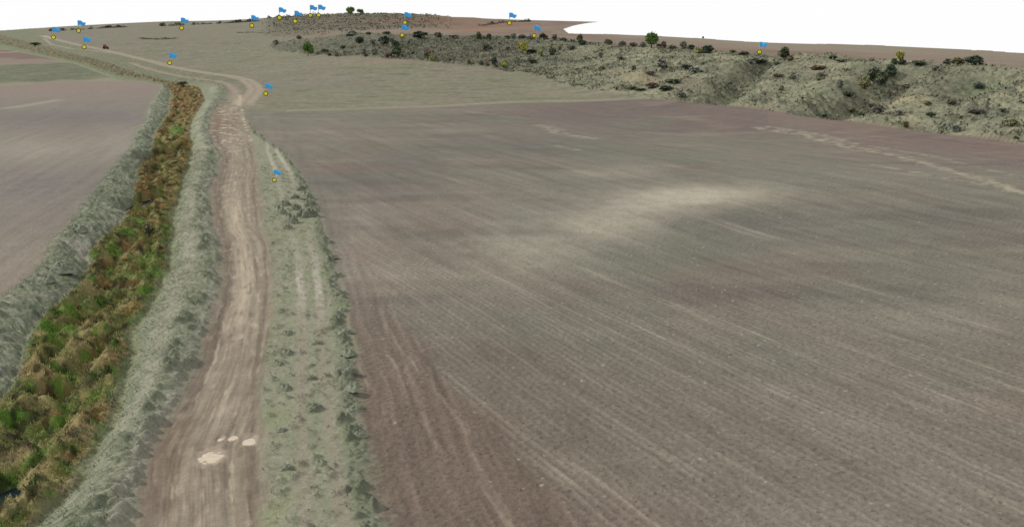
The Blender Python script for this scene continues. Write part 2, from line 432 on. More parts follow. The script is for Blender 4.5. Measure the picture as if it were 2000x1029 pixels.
# ------------------------------------------------------------------ colour of the ground itself
def s2l(c):
    c = np.asarray(c, float) / 255.0
    return np.where(c <= 0.04045, c / 12.92, ((c + 0.055) / 1.055) ** 2.4)
def col(r, g, b):
    return (s2l((r, g, b)) / GAIN).astype(np.float32)
A = np.zeros(XX.shape + (3,), dtype=np.float32)
def put(M, c):
    """lay colour c (one colour, or a function of a selection) over the ground where M counts"""
    M = np.clip(M, 0, 1)
    s = M > 0.004
    m = M[s][:, None].astype(np.float32)
    c = c[s] if isinstance(c, np.ndarray) and c.ndim == 3 else c
    A[s] = A[s] * (1 - m) + c * m
class Tint:
    """a colour field built up only inside a mask"""
    def __init__(self, M, c1, c2=None, t=None):
        self.s = M > 0.004
        self.M = M
        self.c = np.zeros((int(self.s.sum()), 3), np.float32) + c1
        if c2 is not None: self.mix(c2, t)
    def mix(self, c2, t):
        t = np.clip(t[self.s] if isinstance(t, np.ndarray) else t, 0, 1)
        t = t[:, None].astype(np.float32) if isinstance(t, np.ndarray) else t
        self.c = self.c * (1 - t) + c2 * t
        return self
    def gain(self, k):
        self.c *= k[self.s][:, None]
        return self
    def lay(self, k=1.0):
        m = np.clip(self.M[self.s] * (k[self.s] if isinstance(k, np.ndarray) else k), 0, 1)[:, None].astype(np.float32)
        A[self.s] = A[self.s] * (1 - m) + self.c * m
def blob(px, py, rx, ry, k=1.0):
    return k * np.exp(-(((PX - px) / rx) ** 2 + ((PY - py) / ry) ** 2))
n_l = fbm(XX / 45, YY / 60, 4, 201); n_m = fbm(XX / 12, YY / 16, 4, 205); n_s = fbm(XX / 2.5, YY / 3.0, 3, 209); n_f = fbm(XX / 0.6, YY / 0.7, 2, 213)
n_far = fbm(XX / 20, YY / 90, 4, 217); n_str = fbm(XX / 26, YY / 7, 4, 219)

# fallow ground as the base of everything
ALL = np.ones(XX.shape, np.float32)
T = Tint(ALL, col(142, 137, 122), col(131, 133, 110), 0.5 + 1.2 * n_l + 0.6 * n_str)
T.mix(col(127, 131, 99), ss(0.05, 0.5, n_m + 0.4 * n_l) * 0.6 * ss(620, 480, YY) * ss(420, 500, PX))
T.mix(col(158, 151, 134), ss(0.1, 0.5, n_str) * 0.6)
T.mix(col(116, 112, 102), ss(0.12, 0.5, -n_str) * 0.5)
fm = fbm(XX / 14, YY / 9, 4, 223)
T.mix(col(136, 124, 108), ss(0.0, 0.35, fm) * 0.75)
T.mix(col(108, 109, 89), ss(0.05, 0.4, -fm) * 0.65)
T.gain((0.94 + 0.30 * n_s).astype(np.float32))
T.lay()
put(blob(760, 118, 110, 7, 0.6) + blob(1080, 182, 60, 6, 0.4), col(148, 131, 118))
put(blob(560, 165, 160, 12, 0.35), col(130, 124, 117))
put(ss(700, 900, YY) * (PX < 560) * 0.5, col(133, 127, 113))
# red-brown plateau and far hill
T = Tint(M_plat, col(142, 129, 115), col(130, 108, 95), 0.5 + n_l + 0.8 * n_far)
T.mix(col(148, 139, 122), ss(6, 20, L_scrub_top - PY) * ss(1120, 1200, PX) * 0.6)
T.lay()
put(M_hilltop * (PX < 900) * ss(0.1, -0.25, fbm(XX / 90, YY / 120, 3, 225)) * 0.8, col(112, 108, 92))
Tint(hillscrub * np.clip(ss(76, 60, PY) * ss(900, 800, PX), 0, 1), col(103, 102, 88), col(122, 116, 100), 0.5 + 1.5 * n_m).lay(0.9)
put(blob(850, 41, 120, 5, 0.6) + blob(960, 52, 90, 7, 0.5), col(140, 104, 86))
put(blob(670, 64, 110, 4, 0.6), col(138, 131, 112))
rd, _ = sdist([(790, 63), (860, 62), (930, 60), (975, 55), (1040, 52)], 40)
put(ss(14, 4, rd) * 0.6, col(160, 122, 100))
# scrub slope
left_s = ss(1250, 900, PX)
T = Tint(M_scrub, col(146, 145, 123), col(161, 158, 131), ss(-0.2, 0.5, n_m))
T.mix(col(120, 121, 105), ss(0.0, 0.45, mfbm(M_scrub, 15, 15, 4, 231)) * 0.7)
T.mix(col(134, 118, 102), ss(0.2, 0.5, mfbm(M_scrub, 22, 22, 3, 235)) * 0.55)
T.mix(col(116, 128, 94), ss(0.25, 0.55, mfbm(M_scrub, 10, 10, 3, 239)) * 0.35)
T.mix(col(104, 102, 89), left_s * (0.75 + 0.5 * n_m))
T.mix(col(108, 110, 96), ss(-0.05, 0.35, mfbm(M_scrub, 34, 30, 3, 247)) * 0.55)
T.mix(col(86, 90, 77), np.clip(hd * 1.3, 0, 1) * (0.35 + 0.5 * rough))
T.mix(col(92, 98, 80), np.clip(hd2 * 1.3, 0, 1) * (0.28 + 0.5 * rough + 0.2 * left_s))
fine_h = mfbm(M_scrub, 2.2, 1.3, 3, 245)
T.mix(col(178, 172, 143), ss(0.10, 0.5, fine_h) * 0.55 * (1 - 0.6 * left_s))
T.mix(col(92, 94, 80), ss(0.15, 0.5, -fine_h) * 0.5)
T.lay()
Tint(np.clip(M_scrub * (blob(1740, 186, 60, 13, 0.8) + blob(1250, 147, 50, 8, 0.6) + blob(1640, 145, 50, 8, 0.3)), 0, 1), col(180, 163, 134), col(160, 150, 122), 0.5 + n_s).lay()
put(M_scrub * (blob(1930, 152, 45, 7, 0.6) + blob(1450, 165, 30, 14, 0.3)), col(116, 132, 98))
put(ss(2.5, 0.3, np.abs(PY - L_scrub_foot - 1.0)) * (PX > 1280) * 0.4, col(150, 154, 120))
# ploughed field
T = Tint(M_field, col(136, 127, 117), col(128, 126, 114), 0.5 + 1.1 * n_l + 0.5 * n_m)
T.mix(col(123, 110, 106), np.clip(ss(290, 205, PY) * ss(800, 1150, PX) * 0.95 + ss(8, -60, PY - L_scrub_foot - 75) * (PX > 1270) * 0.9, 0, 1))
T.mix(col(138, 119, 109), np.clip(ss(0, -60, PY - L_scrub_foot - 62) * (PX > 1500) * 0.45, 0, 1))
T.mix(col(106, 103, 100), np.clip(blob(730, 335, 150, 40, 0.65) + blob(1010, 285, 180, 24, 0.55) + blob(1190, 405, 90, 14, 0.75) + blob(1440, 430, 160, 24, 0.5) + blob(1560, 480, 200, 50, 0.35) + blob(900, 230, 250, 10, 0.3), 0, 1))
T.mix(col(113, 101, 92), blob(980, 690, 170, 30, 0.55))
T.mix(col(196, 187, 168), np.clip(blob(1390, 381, 110, 15, 0.85) + blob(1270, 400, 90, 18, 0.6) + blob(1190, 440, 80, 30, 0.5) + blob(1175, 335, 80, 10, 0.40) + blob(1010, 500, 110, 60, 0.36), 0, 1) * (0.75 + 0.6 * n_m))
T.mix(col(168, 156, 142), np.clip(blob(745, 560, 60, 60, 0.6) + blob(700, 470, 50, 60, 0.35), 0, 1))
T.mix(col(122, 121, 107), ss(0.05, 0.5, mfbm(M_field, 25, 30, 4, 251)) * 0.6)
T.mix(col(133, 116, 106), ss(0.05, 0.5, mfbm(M_field, 20, 26, 4, 255)) * 0.5)
T.mix(col(160, 152, 137), ss(0.12, 0.5, n_str * 0.6 + mfbm(M_field, 30, 12, 4, 265)) * 0.22)
T.mix(col(108, 102, 97), ss(0.12, 0.5, mfbm(M_field, 34, 13, 4, 267)) * 0.5)
hmask = M_head * ss(520, 640, PY)
T.mix(col(124, 110, 99), np.clip(hmask * 0.75 + blob(1000, 860, 330, 170, 0.6), 0, 1))
kst = ss(420, 160, YY) * 0.75 + 0.25
T.gain((0.955 + 0.34 * st_field * kst + 0.085 * drill + 0.20 * clod * fade(70, 260) + 0.07 * n_s).astype(np.float32))
T.mix(col(174, 163, 147), ss(0.30, 0.60, st_field) * kst * (0.35 + 0.2 * hmask))
T.mix(col(188, 180, 163), np.clip(blob(1385, 382, 125, 18, 0.75) + blob(1285, 398, 110, 24, 0.5) + blob(1185, 435, 95, 34, 0.42) + blob(1010, 490, 110, 60, 0.2), 0, 1) * (0.8 + 0.5 * n_s))
sp = masked(M_field * (YY < 200), lambda x, y: domes(x / 0.8, y / 1.0, 257, 0.3, 0.05, 0.16))
T.mix(col(88, 80, 73), (sp > 0.15) * 0.55 * fade(70, 180))
sp2 = masked(M_field * (YY < 200), lambda x, y: domes(x / 1.1, y / 1.4, 261, 0.18, 0.04, 0.11))
T.mix(col(188, 180, 164), (sp2 > 0.15) * 0.5 * fade(70, 180))
T.lay()
# turning marks on the headland
for pts, k in (([(690, 672), (770, 660), (850, 658), (905, 670)], .45), ([(760, 730), (790, 700), (830, 682), (890, 668)], .5), ([(778, 740), (800, 712), (845, 690)], .35),
               ([(785, 690), (800, 740), (818, 790), (840, 850), (880, 915)], .5), ([(800, 640), (830, 700), (850, 760), (880, 800), (920, 860)], .5), ([(735, 570), (752, 640), (758, 660)], .4)):
    d, tt = sdist(pts, 3)
    brk = ss(-0.25, 0.3, n_s + 0.2) * ss(0, 0.15, tt) * ss(1, 0.85, tt)
    put(M_field * ss(0.26, 0.02, d + 0.2 * np.abs(n_f)) * k * 0.55 * brk, col(170, 158, 143))
    put(M_field * ss(0.16, 0.03, np.abs(d - 0.35)) * k * 0.35 * brk, col(100, 88, 80))
for pts, w, k in (([(1480, 250), (1560, 262), (1650, 285), (1760, 305), (1880, 340), (1999, 376)], 3.4, .8), ([(1500, 247), (1600, 262), (1680, 283)], 2.4, .6),
                  ([(1060, 246), (1100, 262), (1158, 270)], 4.0, .7), ([(1090, 285), (1130, 292)], 2.0, .5), ([(920, 220), (1000, 229), (1030, 232)], 2.6, .5), ([(1705, 322), (1830, 346), (2000, 374)], 2.0, .6), ([(1690, 283), (1850, 310), (1990, 345)], 2.0, .5)):
    d, t = sdist(pts, 12)
    sM = (d < 14) * 1.0
    put(M_field * ss(w, w * 0.1, d + 3.4 * np.abs(masked(sM, lambda x, y: fbm(x / 3 - y / 9, y / 1.2 + x / 3, 3, 263)))) * k * 0.85 * ss(-0.35, 0.2, n_s), col(176, 169, 149))
put(ss(7, 1, np.abs(PY - L_field_top + 1.5) * 2.5 + 4 * n_s) * (PX > 560) * (PX < 1270) * 0.5, col(160, 154, 132))
# left field and the strips beyond it
T = Tint(M_left, col(140, 133, 124), col(132, 125, 118), 0.5 + n_l)
T.mix(col(160, 152, 138), np.clip(blob(70, 290, 140, 25, 0.75) + blob(250, 280, 60, 30, 0.45), 0, 1))
T.mix(col(122, 114, 114), np.clip(blob(150, 230, 170, 14, 0.75) + blob(60, 360, 120, 30, 0.45), 0, 1))
T.mix(col(148, 131, 122), ss(205, 170, PY) * 0.8)
T.mix(col(150, 137, 124), ss(400, 520, PY) * 0.6)
T.gain((1 + 0.24 * st_left * kst + 0.13 * clod * fade(90, 260) + 0.05 * n_s).astype(np.float32))
T.mix(col(104, 94, 88), ss(0.40, 0.7, st_left) * kst * 0.35)
T.lay()
d, _ = sdist([(15, 212), (60, 205), (110, 196)], 15); put(M_left * ss(4, .5, d + 3 * np.abs(n_s)) * .6, col(172, 164, 146))
yl = np.interp(PX, [-600, 0, 120, 300], [185, 168, 160, 157])
Tint(M_left * ss(1.5, -1.5, PY - yl), col(150, 144, 126), col(142, 140, 118), 0.5 + n_s).lay()
crop_t = np.interp(PX, [-600, 0, 120, 200], [145, 127, 123, 122]); crop_b = np.interp(PX, [-600, 0, 150, 215], [178, 163, 157, 152])
M_crop = M_left * ss(-3, 3, PY - crop_t + 3 * n_m) * ss(-3, 3, crop_b - PY + 3 * n_m)
Tint(M_crop, col(126, 127, 106), col(100, 106, 84), 0.5 + 1.3 * n_s + 1.0 * n_m).lay()
M_strip = M_left * ss(-0.8, 0.8, crop_t - 1.5 - PY)
Tint(M_strip, col(143, 128, 117), col(128, 108, 102), ss(-0.1, 0.2, np.sin((PY - 0.03 * PX) / 5.2) + n_m)).lay()
put(M_strip * ss(1.3, 0.2, np.abs(PY - np.interp(PX, [-300, 0, 150], [106, 103, 97]))) * 0.8, col(170, 154, 138))
# green grass round the far ditch
T = Tint(np.clip(inbetween, 0, 1), col(131, 134, 112), col(108, 118, 88), 0.5 + 1.3 * n_m)
T.mix(col(139, 134, 117), ss(-0.1, 0.4, n_m)); T.lay(0.9)
Tint(M_bankL * ss(170, 160, PY), col(137, 142, 116), col(120, 131, 101), 0.5 + n_m).lay()
# banks
T = Tint(M_bankR * near, col(150, 151, 131), col(130, 136, 112), 0.5 + 1.2 * mfbm(M_bankR, 2.2, 5, 4, 271, 0.12))
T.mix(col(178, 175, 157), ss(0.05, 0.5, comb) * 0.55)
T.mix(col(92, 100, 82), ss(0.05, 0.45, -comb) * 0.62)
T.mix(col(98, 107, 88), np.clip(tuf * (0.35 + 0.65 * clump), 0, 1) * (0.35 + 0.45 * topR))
T.mix(col(112, 120, 99), topR * clump * 0.45)
T.mix(col(139, 147, 101), ss(0.22, 0.05, bankR_t) * 0.5)
T.mix(col(172, 169, 153), ss(0.20, 0.42, bankR_t) * ss(0.68, 0.5, bankR_t) * ss(0.0, 0.4, n_m + 0.25) * 0.5)
T.mix(col(122, 148, 92), ss(720, 880, PY) * ss(0.5, 0.7, bankR_t) * ss(0.95, 0.85, bankR_t) * ss(-0.1, 0.4, n_m) * 0.55)
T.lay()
T = Tint(M_bankL * near, col(137, 141, 119), col(116, 127, 102), 0.5 + 1.2 * mfbm(M_bankL, 2.2, 5, 4, 279, -0.12))
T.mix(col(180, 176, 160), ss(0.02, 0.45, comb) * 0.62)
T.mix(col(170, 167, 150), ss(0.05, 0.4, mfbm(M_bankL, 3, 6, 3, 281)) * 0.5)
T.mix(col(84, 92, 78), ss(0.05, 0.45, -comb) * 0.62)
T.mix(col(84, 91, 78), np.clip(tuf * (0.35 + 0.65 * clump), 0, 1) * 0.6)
T.mix(col(184, 178, 167), blob(166, 484, 20, 20, 0.7))
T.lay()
# ditch plants: rust, straw, moss and deep green
dn1 = mfbm(M_ditch, 2.6, 3.2, 3, 291); dn2 = mfbm(M_ditch, 1.2, 1.6, 3, 295); dn3 = mfbm(M_ditch, 4.5, 7, 3, 299)
rust = ss(330, 180, PY) * 0.5 + blob(300, 370, 60, 40, 0.4) + blob(260, 470, 60, 50, 0.25)
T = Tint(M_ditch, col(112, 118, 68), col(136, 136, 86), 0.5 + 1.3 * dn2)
T.mix(col(126, 98, 62), ss(0.22, -0.12, dn1 - rust * 0.8 + 0.22) * 0.95)
T.mix(col(150, 104, 58), ss(0.10, 0.4, mfbm(M_ditch, 2.0, 2.2, 3, 297)) * 0.5 * ss(860, 700, PY))
T.mix(col(142, 90, 56), ss(0.0, 0.35, dn3 + 0.6 * dn2) * ss(460, 220, PY) * 0.8)
T.mix(col(92, 128, 50), ss(0.10, 0.36, mfbm(M_ditch, 2.6, 3, 3, 303)) * (0.6 + 0.2 * ss(500, 640, PY)))
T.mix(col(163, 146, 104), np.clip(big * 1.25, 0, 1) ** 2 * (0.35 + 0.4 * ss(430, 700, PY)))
T.mix(col(168, 150, 106), ss(0.12, 0.5, dit_n) * (0.35 + 0.25 * ss(430, 700, PY)))
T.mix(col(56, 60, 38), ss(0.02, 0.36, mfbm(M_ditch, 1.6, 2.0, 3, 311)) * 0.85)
T.mix(col(78, 104, 46), ss(0.05, 0.35, mfbm(M_ditch, 1.9, 1.5, 3, 313)) * 0.6 * ss(300, 520, PY))
T.mix(col(156, 137, 106), ss(780, 880, PY) * ss(-0.05, 0.35, dn1) * 0.75)
T.mix(col(92, 130, 48), ss(0.12, 0.26, mfbm(M_ditch, 3.4, 2.6, 3, 315)) * 0.75 * ss(330, 450, PY))
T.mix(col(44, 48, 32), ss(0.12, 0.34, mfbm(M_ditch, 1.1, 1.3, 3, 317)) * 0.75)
T.mix(col(124, 124, 102), ss(172, 152, PY) * 0.7)
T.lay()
put(M_ditch * (blob(342, 250, 14, 10, 0.8) + blob(300, 520, 60, 14, 0.5)), col(88, 128, 56))
# verge
T = Tint(M_verge, col(154, 152, 133), col(141, 144, 120), 0.5 + 1.2 * mfbm(M_verge, 1.6, 5, 3, 321))
vfine = mfbm(M_verge, 0.5, 0.4, 3, 323)
T.mix(col(104, 110, 93), np.clip((vt + 0.4 * vt2) * (0.35 + 0.6 * ver_sel + 0.5 * edge_w), 0, 1) * 0.7)
T.mix(col(176, 174, 155), ss(0.1, 0.5, vfine) * 0.4)
T.mix(col(108, 115, 97), ss(0.1, 0.5, -vfine) * (0.25 + 0.4 * edge_w))
T.mix(col(108, 116, 98), edge_w * 0.6)
T.mix(col(143, 152, 113), ss(0.15, 0.5, mfbm(M_verge, 2.5, 6, 3, 325)) * 0.4)
T.lay()
tr1 = np.interp(PY, [295, 330, 505, 600, 700, 800, 1029], [522, 537, 581, 591, 590, 587, 598])
tr2 = np.interp(PY, [295, 344, 505, 600, 700, 800, 1029], [540, 570, 614, 626, 633, 640, 675])
for tr in (tr1, tr2):
    q = np.abs((PX - tr) * MPP + 0.3 * wob + 0.12 * n_f) / 0.42
    hole = 1 - blob(600, 425, 60, 55, 0.95)
    Tint(M_verge * ss(1.2, 0.4, q) * hole * np.clip(0.40 + blob(600, 560, 60, 60, 0.5) + blob(550, 320, 40, 26, 0.5), 0, 1), col(184, 178, 164), col(160, 147, 134), ss(560, 660, PY)).lay()
# road
T = Tint(M_road, col(153, 142, 127), col(138, 127, 112), 0.5 + 1.6 * rs2)
T.mix(col(116, 102, 91), np.clip(np.exp(-((rt - 0.12) / 0.10) ** 2) * 0.75 + rut3 * 0.5 + rut1 * 0.25, 0, 1) * nearroad * (0.8 + rs1))
mid_r = np.exp(-((rt - 0.50 - rutn) / 0.17) ** 2)
T.mix(col(190, 177, 156), np.clip(mid_r * (0.15 + 0.75 * blob(480, 555, 90, 90, 1) + 0.6 * blob(450, 420, 50, 40, 1)), 0, 1) * nearroad)
blot = mfbm(M_road, 1.1, 2.6, 4, 345)
T.mix(col(180, 166, 148), ss(0.10, 0.45, 0.6 * rs1 + 0.7 * blot) * 0.5 * nearroad)
T.mix(col(114, 101, 90), ss(0.10, 0.45, -0.6 * rs1 - 0.7 * blot) * 0.5 * nearroad)
T.gain((1 + 0.10 * rs3 * nearroad + 0.10 * n_s).astype(np.float32))
T.mix(col(194, 182, 162), ss(0.12, 0.4, road_st(0.45, 3.5, 347, 4)) * (0.35 + 0.65 * np.maximum(rut1, np.maximum(rut2, mid_r))) * 0.6 * nearroad)
T.mix(col(128, 106, 91), np.clip(blob(440, 240, 30, 22, 0.7) + blob(330, 900, 60, 80, 0.3), 0, 1))
T.mix(col(205, 191, 168), ss(0.12, 0.36, mfbm(M_road, 2.0, 3.0, 3, 343)) * np.clip(blob(445, 258, 34, 30, 1.3) + blob(445, 215, 26, 16, .9), 0, 1))
T.mix(col(176, 162, 145), np.clip(ss(2.5, 0.6, np.abs(track_a - 1.9)) * 0.6 + ss(1.5, .3, track_b) * 0.4, 0, 1) * ss(212, 200, PY))
T.lay()
put(ss(2.2, 0.8, track_c) * .5 + ss(900, 1100, YY) * ss(6, 2, track_a) * 0.6, col(172, 164, 149))
put(ss(0.9, 0.0, np.abs(m_road_l + 0.5)) * near * ss(200, 215, PY) * (0.35 + 0.4 * ss(700, 950, PY)), col(166, 162, 148))
d, _ = sdist([(474, 212), (470, 222), (478, 240), (483, 262), (490, 275)], 4); put(ss(0.95, 0.2, d + 1.0 * np.abs(n_s)) * .8 * ss(-0.15, 0.25, n_s + 0.4 * n_f), col(190, 184, 166))
d, _ = sdist([(467, 206), (469, 195), (468, 186)], 5); put(ss(1.0, 0.3, d + .5 * np.abs(n_s)) * .8, col(190, 178, 156))
for (px, py, rx, ry), g in zip(POT, pot_pts):
    q = ((XX - g[0]) / (rx * 1.8)) ** 2 + ((YY - g[1]) / (ry * 2.2)) ** 2
    put(np.exp(-q) * (q < 9) * 0.45, col(125, 110, 98))
    put(ss(0.9, 0.25, q * (1 + 0.8 * n_f)) * 0.7, col(188, 173, 156))
A *= (1 + 0.06 * n_s + 0.08 * n_f * fade(60, 180))[..., None].astype(np.float32)
A *= np.array([0.928, 0.94, 0.93], np.float32)       # soil and straw here are a cool grey brown
A = np.clip(A, 0.004, 0.8)

# ------------------------------------------------------------------ materials
def nodes_of(name):
    m = bpy.data.materials.new(name); m.use_nodes = True
    nt = m.node_tree; nt.nodes.clear()
    o = nt.nodes.new('ShaderNodeOutputMaterial'); b = nt.nodes.new('ShaderNodeBsdfPrincipled')
    nt.links.new(b.outputs[0], o.inputs[0])
    return m, nt, b

def ground_mat(name, scale, amount, bump, rough=0.95, stretch=(1, 1, 1)):
    m, nt, b = nodes_of(name)
    at = nt.nodes.new('ShaderNodeAttribute'); at.attribute_name = 'earth'
    tc = nt.nodes.new('ShaderNodeTexCoord'); mp = nt.nodes.new('ShaderNodeMapping'); mp.inputs['Scale'].default_value = stretch
    no = nt.nodes.new('ShaderNodeTexNoise'); no.inputs['Scale'].default_value = scale; no.inputs['Detail'].default_value = 5; no.inputs['Roughness'].default_value = 0.65
    rp = nt.nodes.new('ShaderNodeMapRange'); rp.inputs['From Min'].default_value = 0.25; rp.inputs['From Max'].default_value = 0.75
    rp.inputs['To Min'].default_value = 1 - amount; rp.inputs['To Max'].default_value = 1 + amount
    mx = nt.nodes.new('ShaderNodeMixRGB'); mx.blend_type = 'MULTIPLY'; mx.inputs[0].default_value = 1
    bp = nt.nodes.new('ShaderNodeBump'); bp.inputs['Strength'].default_value = bump; bp.inputs['Distance'].default_value = 0.12
    nt.links.new(tc.outputs['Object'], mp.inputs[0]); nt.links.new(mp.outputs[0], no.inputs['Vector'])
    nt.links.new(no.outputs[0], rp.inputs['Value']); nt.links.new(at.outputs['Color'], mx.inputs[1]); nt.links.new(rp.outputs[0], mx.inputs[2])
    nt.links.new(mx.outputs[0], b.inputs['Base Color']); nt.links.new(no.outputs[0], bp.inputs['Height']); nt.links.new(bp.outputs[0], b.inputs['Normal'])
    b.inputs['Roughness'].default_value = rough; b.inputs['Specular IOR Level'].default_value = 0.08
    return m

def plain_mat(name, rgb, rough=0.8, var=0.15, scale=3.0, spec=0.2, rnd=0.0):
    m, nt, b = nodes_of(name)
    tc = nt.nodes.new('ShaderNodeTexCoord'); no = nt.nodes.new('ShaderNodeTexNoise'); no.inputs['Scale'].default_value = scale; no.inputs['Detail'].default_value = 4
    rp = nt.nodes.new('ShaderNodeMapRange'); rp.inputs['From Min'].default_value = 0.3; rp.inputs['From Max'].default_value = 0.7
    rp.inputs['To Min'].default_value = 1 - var; rp.inputs['To Max'].default_value = 1 + var
    mx = nt.nodes.new('ShaderNodeMixRGB'); mx.blend_type = 'MULTIPLY'; mx.inputs[0].default_value = 1; mx.inputs[1].default_value = tuple(rgb) + (1,)
    nt.links.new(tc.outputs['Object'], no.inputs['Vector']); nt.links.new(no.outputs[0], rp.inputs['Value']); nt.links.new(rp.outputs[0], mx.inputs[2])
    last = mx.outputs[0]
    if rnd:
        oi = nt.nodes.new('ShaderNodeObjectInfo'); r2 = nt.nodes.new('ShaderNodeMapRange'); r2.inputs['To Min'].default_value = 1 - rnd; r2.inputs['To Max'].default_value = 1 + rnd
        m2 = nt.nodes.new('ShaderNodeMixRGB'); m2.blend_type = 'MULTIPLY'; m2.inputs[0].default_value = 1
        nt.links.new(oi.outputs['Random'], r2.inputs['Value']); nt.links.new(last, m2.inputs[1]); nt.links.new(r2.outputs[0], m2.inputs[2]); last = m2.outputs[0]
    nt.links.new(last, b.inputs['Base Color'])
    b.inputs['Roughness'].default_value = rough; b.inputs['Specular IOR Level'].default_value = spec
    return m

# ------------------------------------------------------------------ cut the grid into its pieces of ground
uq = U; 
Ynear = np.interp(PX, [-600, 500, 1085, 1100, 1112, 1180, 1280, 1450, 1620, 1800, 2000, 2400, 3000], [1640, 1640, 1640, 880, 745, 725, 670, 610, 560, 520, 480, 440, 420])
Ynear = Ynear + 6 * np.floor(2.2 * perlin(U * 30, U * 0 + 3.3, 401))
Yfar0 = np.interp(PX, [1085, 1100, 1120, 1168, 1172], [800, 860, 980, 1185, 1300])
Ymax = np.interp(PX, [-600, 0, 330, 520, 720, 1000, 1168], [1640, 1640, 1600, 1340, 1230, 1230, 1215])
keep = (YY < Ynear) | ((YY > Yfar0) & (PX < 1172))
keep &= (YY < Ymax)
region = np.zeros(XX.shape, dtype=np.int8)                       # 0 fallow_field
region[(M_plat > 0.5)] = 6
region[(M_hilltop > 0.5)] = 7
region[(PX < 520) & (YY > 1000)] = 8
region[M_scrub > 0.5] = 5
region[M_field > 0.5] = 1
region[M_left > 0.5] = 9
region[M_crop > 0.5] = 10
region[(inbetween > 0.5)] = 11
region[M_bankL > 0.5] = 12
region[(M_bankR > 0.5)] = 13
region[M_verge > 0.5] = 4
region[M_ditch > 0.5] = 3
region[M_road > 0.5] = 2
qr = region[:-1, :-1]
qk = keep[:-1, :-1] & keep[1:, :-1] & keep[:-1, 1:] & keep[1:, 1:]
idx = np.arange(NR * NC).reshape(NR, NC)
quads = np.stack([idx[:-1, :-1], idx[:-1, 1:], idx[1:, 1:], idx[1:, :-1]], -1)
VV = np.stack([XX, YY, Z], -1).reshape(-1, 3).astype(np.float32)
AA = A.reshape(-1, 3)
# vertex normals over the whole sheet, so that pieces meet without a seam
gx_r = np.gradient(XX, axis=0); gy_r = np.gradient(YY, axis=0); gz_r = np.gradient(Z, axis=0)
gx_c = np.gradient(XX, axis=1); gy_c = np.gradient(YY, axis=1); gz_c = np.gradient(Z, axis=1)
Nn = np.stack([gy_c * gz_r - gz_c * gy_r, gz_c * gx_r - gx_c * gz_r, gx_c * gy_r - gy_c * gx_r], -1)
Nn /= np.linalg.norm(Nn, axis=-1, keepdims=True) + 1e-12
Nn = Nn.reshape(-1, 3).astype(np.float32)

def tag(o, label=None, cat=None, group=None, kind=None):
    if label: o['label'] = label
    if cat: o['category'] = cat
    if group: o['group'] = group
    if kind: o['kind'] = kind
    return o

PIECES = [
    (0, 'fallow_field', 'pale olive fallow field between the ploughed field and scrub slope', 'field', 'structure', ground_mat('fallow_earth', 1.2, 0.20, 0.25)),
    (1, 'ploughed_field', 'wide grey brown ploughed field with faint drill rows', 'field', 'structure', ground_mat('ploughed_earth', 3.2, 0.20, 0.45)),
    (2, 'dirt_road', 'rutted tan dirt road with muddy edges and puddles', 'road', 'structure', ground_mat('road_earth', 4.0, 0.14, 0.35)),
    (3, 'ditch_plants', 'rust and green lumpy plants filling the ditch left of road', 'plants', 'stuff', ground_mat('ditch_growth', 7.0, 0.28, 0.5)),
    (4, 'grass_verge', 'grey green grassy verge with wheel tracks right of the road', 'verge', 'structure', ground_mat('verge_grass', 6.0, 0.22, 0.4)),
    (5, 'scrub_hillside', 'olive hillside of tussocks and gullies dotted with shrubs', 'hillside', 'structure', ground_mat('hill_grass', 1.6, 0.26, 0.6)),
    (6, 'plateau', 'red brown bare plateau above the scrub slope', 'plateau', 'structure', ground_mat('plateau_earth', 0.9, 0.18, 0.2)),
    (7, 'far_hill', 'far brown hill top on the skyline with flags', 'hill', 'structure', ground_mat('far_hill_earth', 0.5, 0.22, 0.3)),
    (8, 'far_plain', 'far grey olive plain at the left skyline', 'plain', 'structure', ground_mat('far_plain_earth', 0.5, 0.16, 0.2)),
    (9, 'left_field', 'grey pink ploughed field left of the ditch', 'field', 'structure', ground_mat('left_earth', 2.6, 0.18, 0.4)),
    (10, 'crop_field', 'dark green crop strip beyond the left ploughed field', 'field', 'structure', ground_mat('crop_green', 0.8, 0.35, 0.8)),
    (11, 'far_grass', 'green rough grass between far ditch and pale track', 'grass', 'structure', ground_mat('rough_grass', 1.4, 0.28, 0.6)),
    (12, 'ditch_bank_left', 'grey green tussocky bank between ditch and left field', 'bank', 'structure', ground_mat('bank_grass_left', 6.0, 0.24, 0.35, stretch=(1, 0.5, 1))),
    (13, 'ditch_bank_right', 'pale grey green tussocky bank between ditch and road', 'bank', 'structure', ground_mat('bank_grass_right', 6.0, 0.24, 0.35, stretch=(1, 0.5, 1))),
]
def sheet(name, q, mat):
    used = np.unique(q)
    remap = np.zeros(NR * NC, dtype=np.int32); remap[used] = np.arange(len(used))
    f = remap[q]
    me = bpy.data.meshes.new(name)
    me.vertices.add(len(used)); me.vertices.foreach_set('co', VV[used].ravel())
    me.loops.add(len(f) * 4); me.loops.foreach_set('vertex_index', f.ravel().astype(np.int32))
    me.polygons.add(len(f)); me.polygons.foreach_set('loop_start', (np.arange(len(f)) * 4).astype(np.int32))
    me.update(calc_edges=True)
    me.polygons.foreach_set('use_smooth', np.ones(len(f), dtype=bool))
    ca = me.attributes.new('earth', 'FLOAT_COLOR', 'POINT')
    ca.data.foreach_set('color', np.concatenate([AA[used], np.ones((len(used), 1), dtype=np.float32)], 1).ravel())
    me.normals_split_custom_set_from_vertices(Nn[used])
    me.materials.append(mat)
    o = bpy.data.objects.new(name, me); C.objects.link(o)
    return o
for rid, name, label, cat, kind, mat in PIECES:
    sel = (qr == rid) & qk
    if sel.sum() == 0: continue
    tag(sheet(name, quads[sel], mat), label, cat, kind=kind)

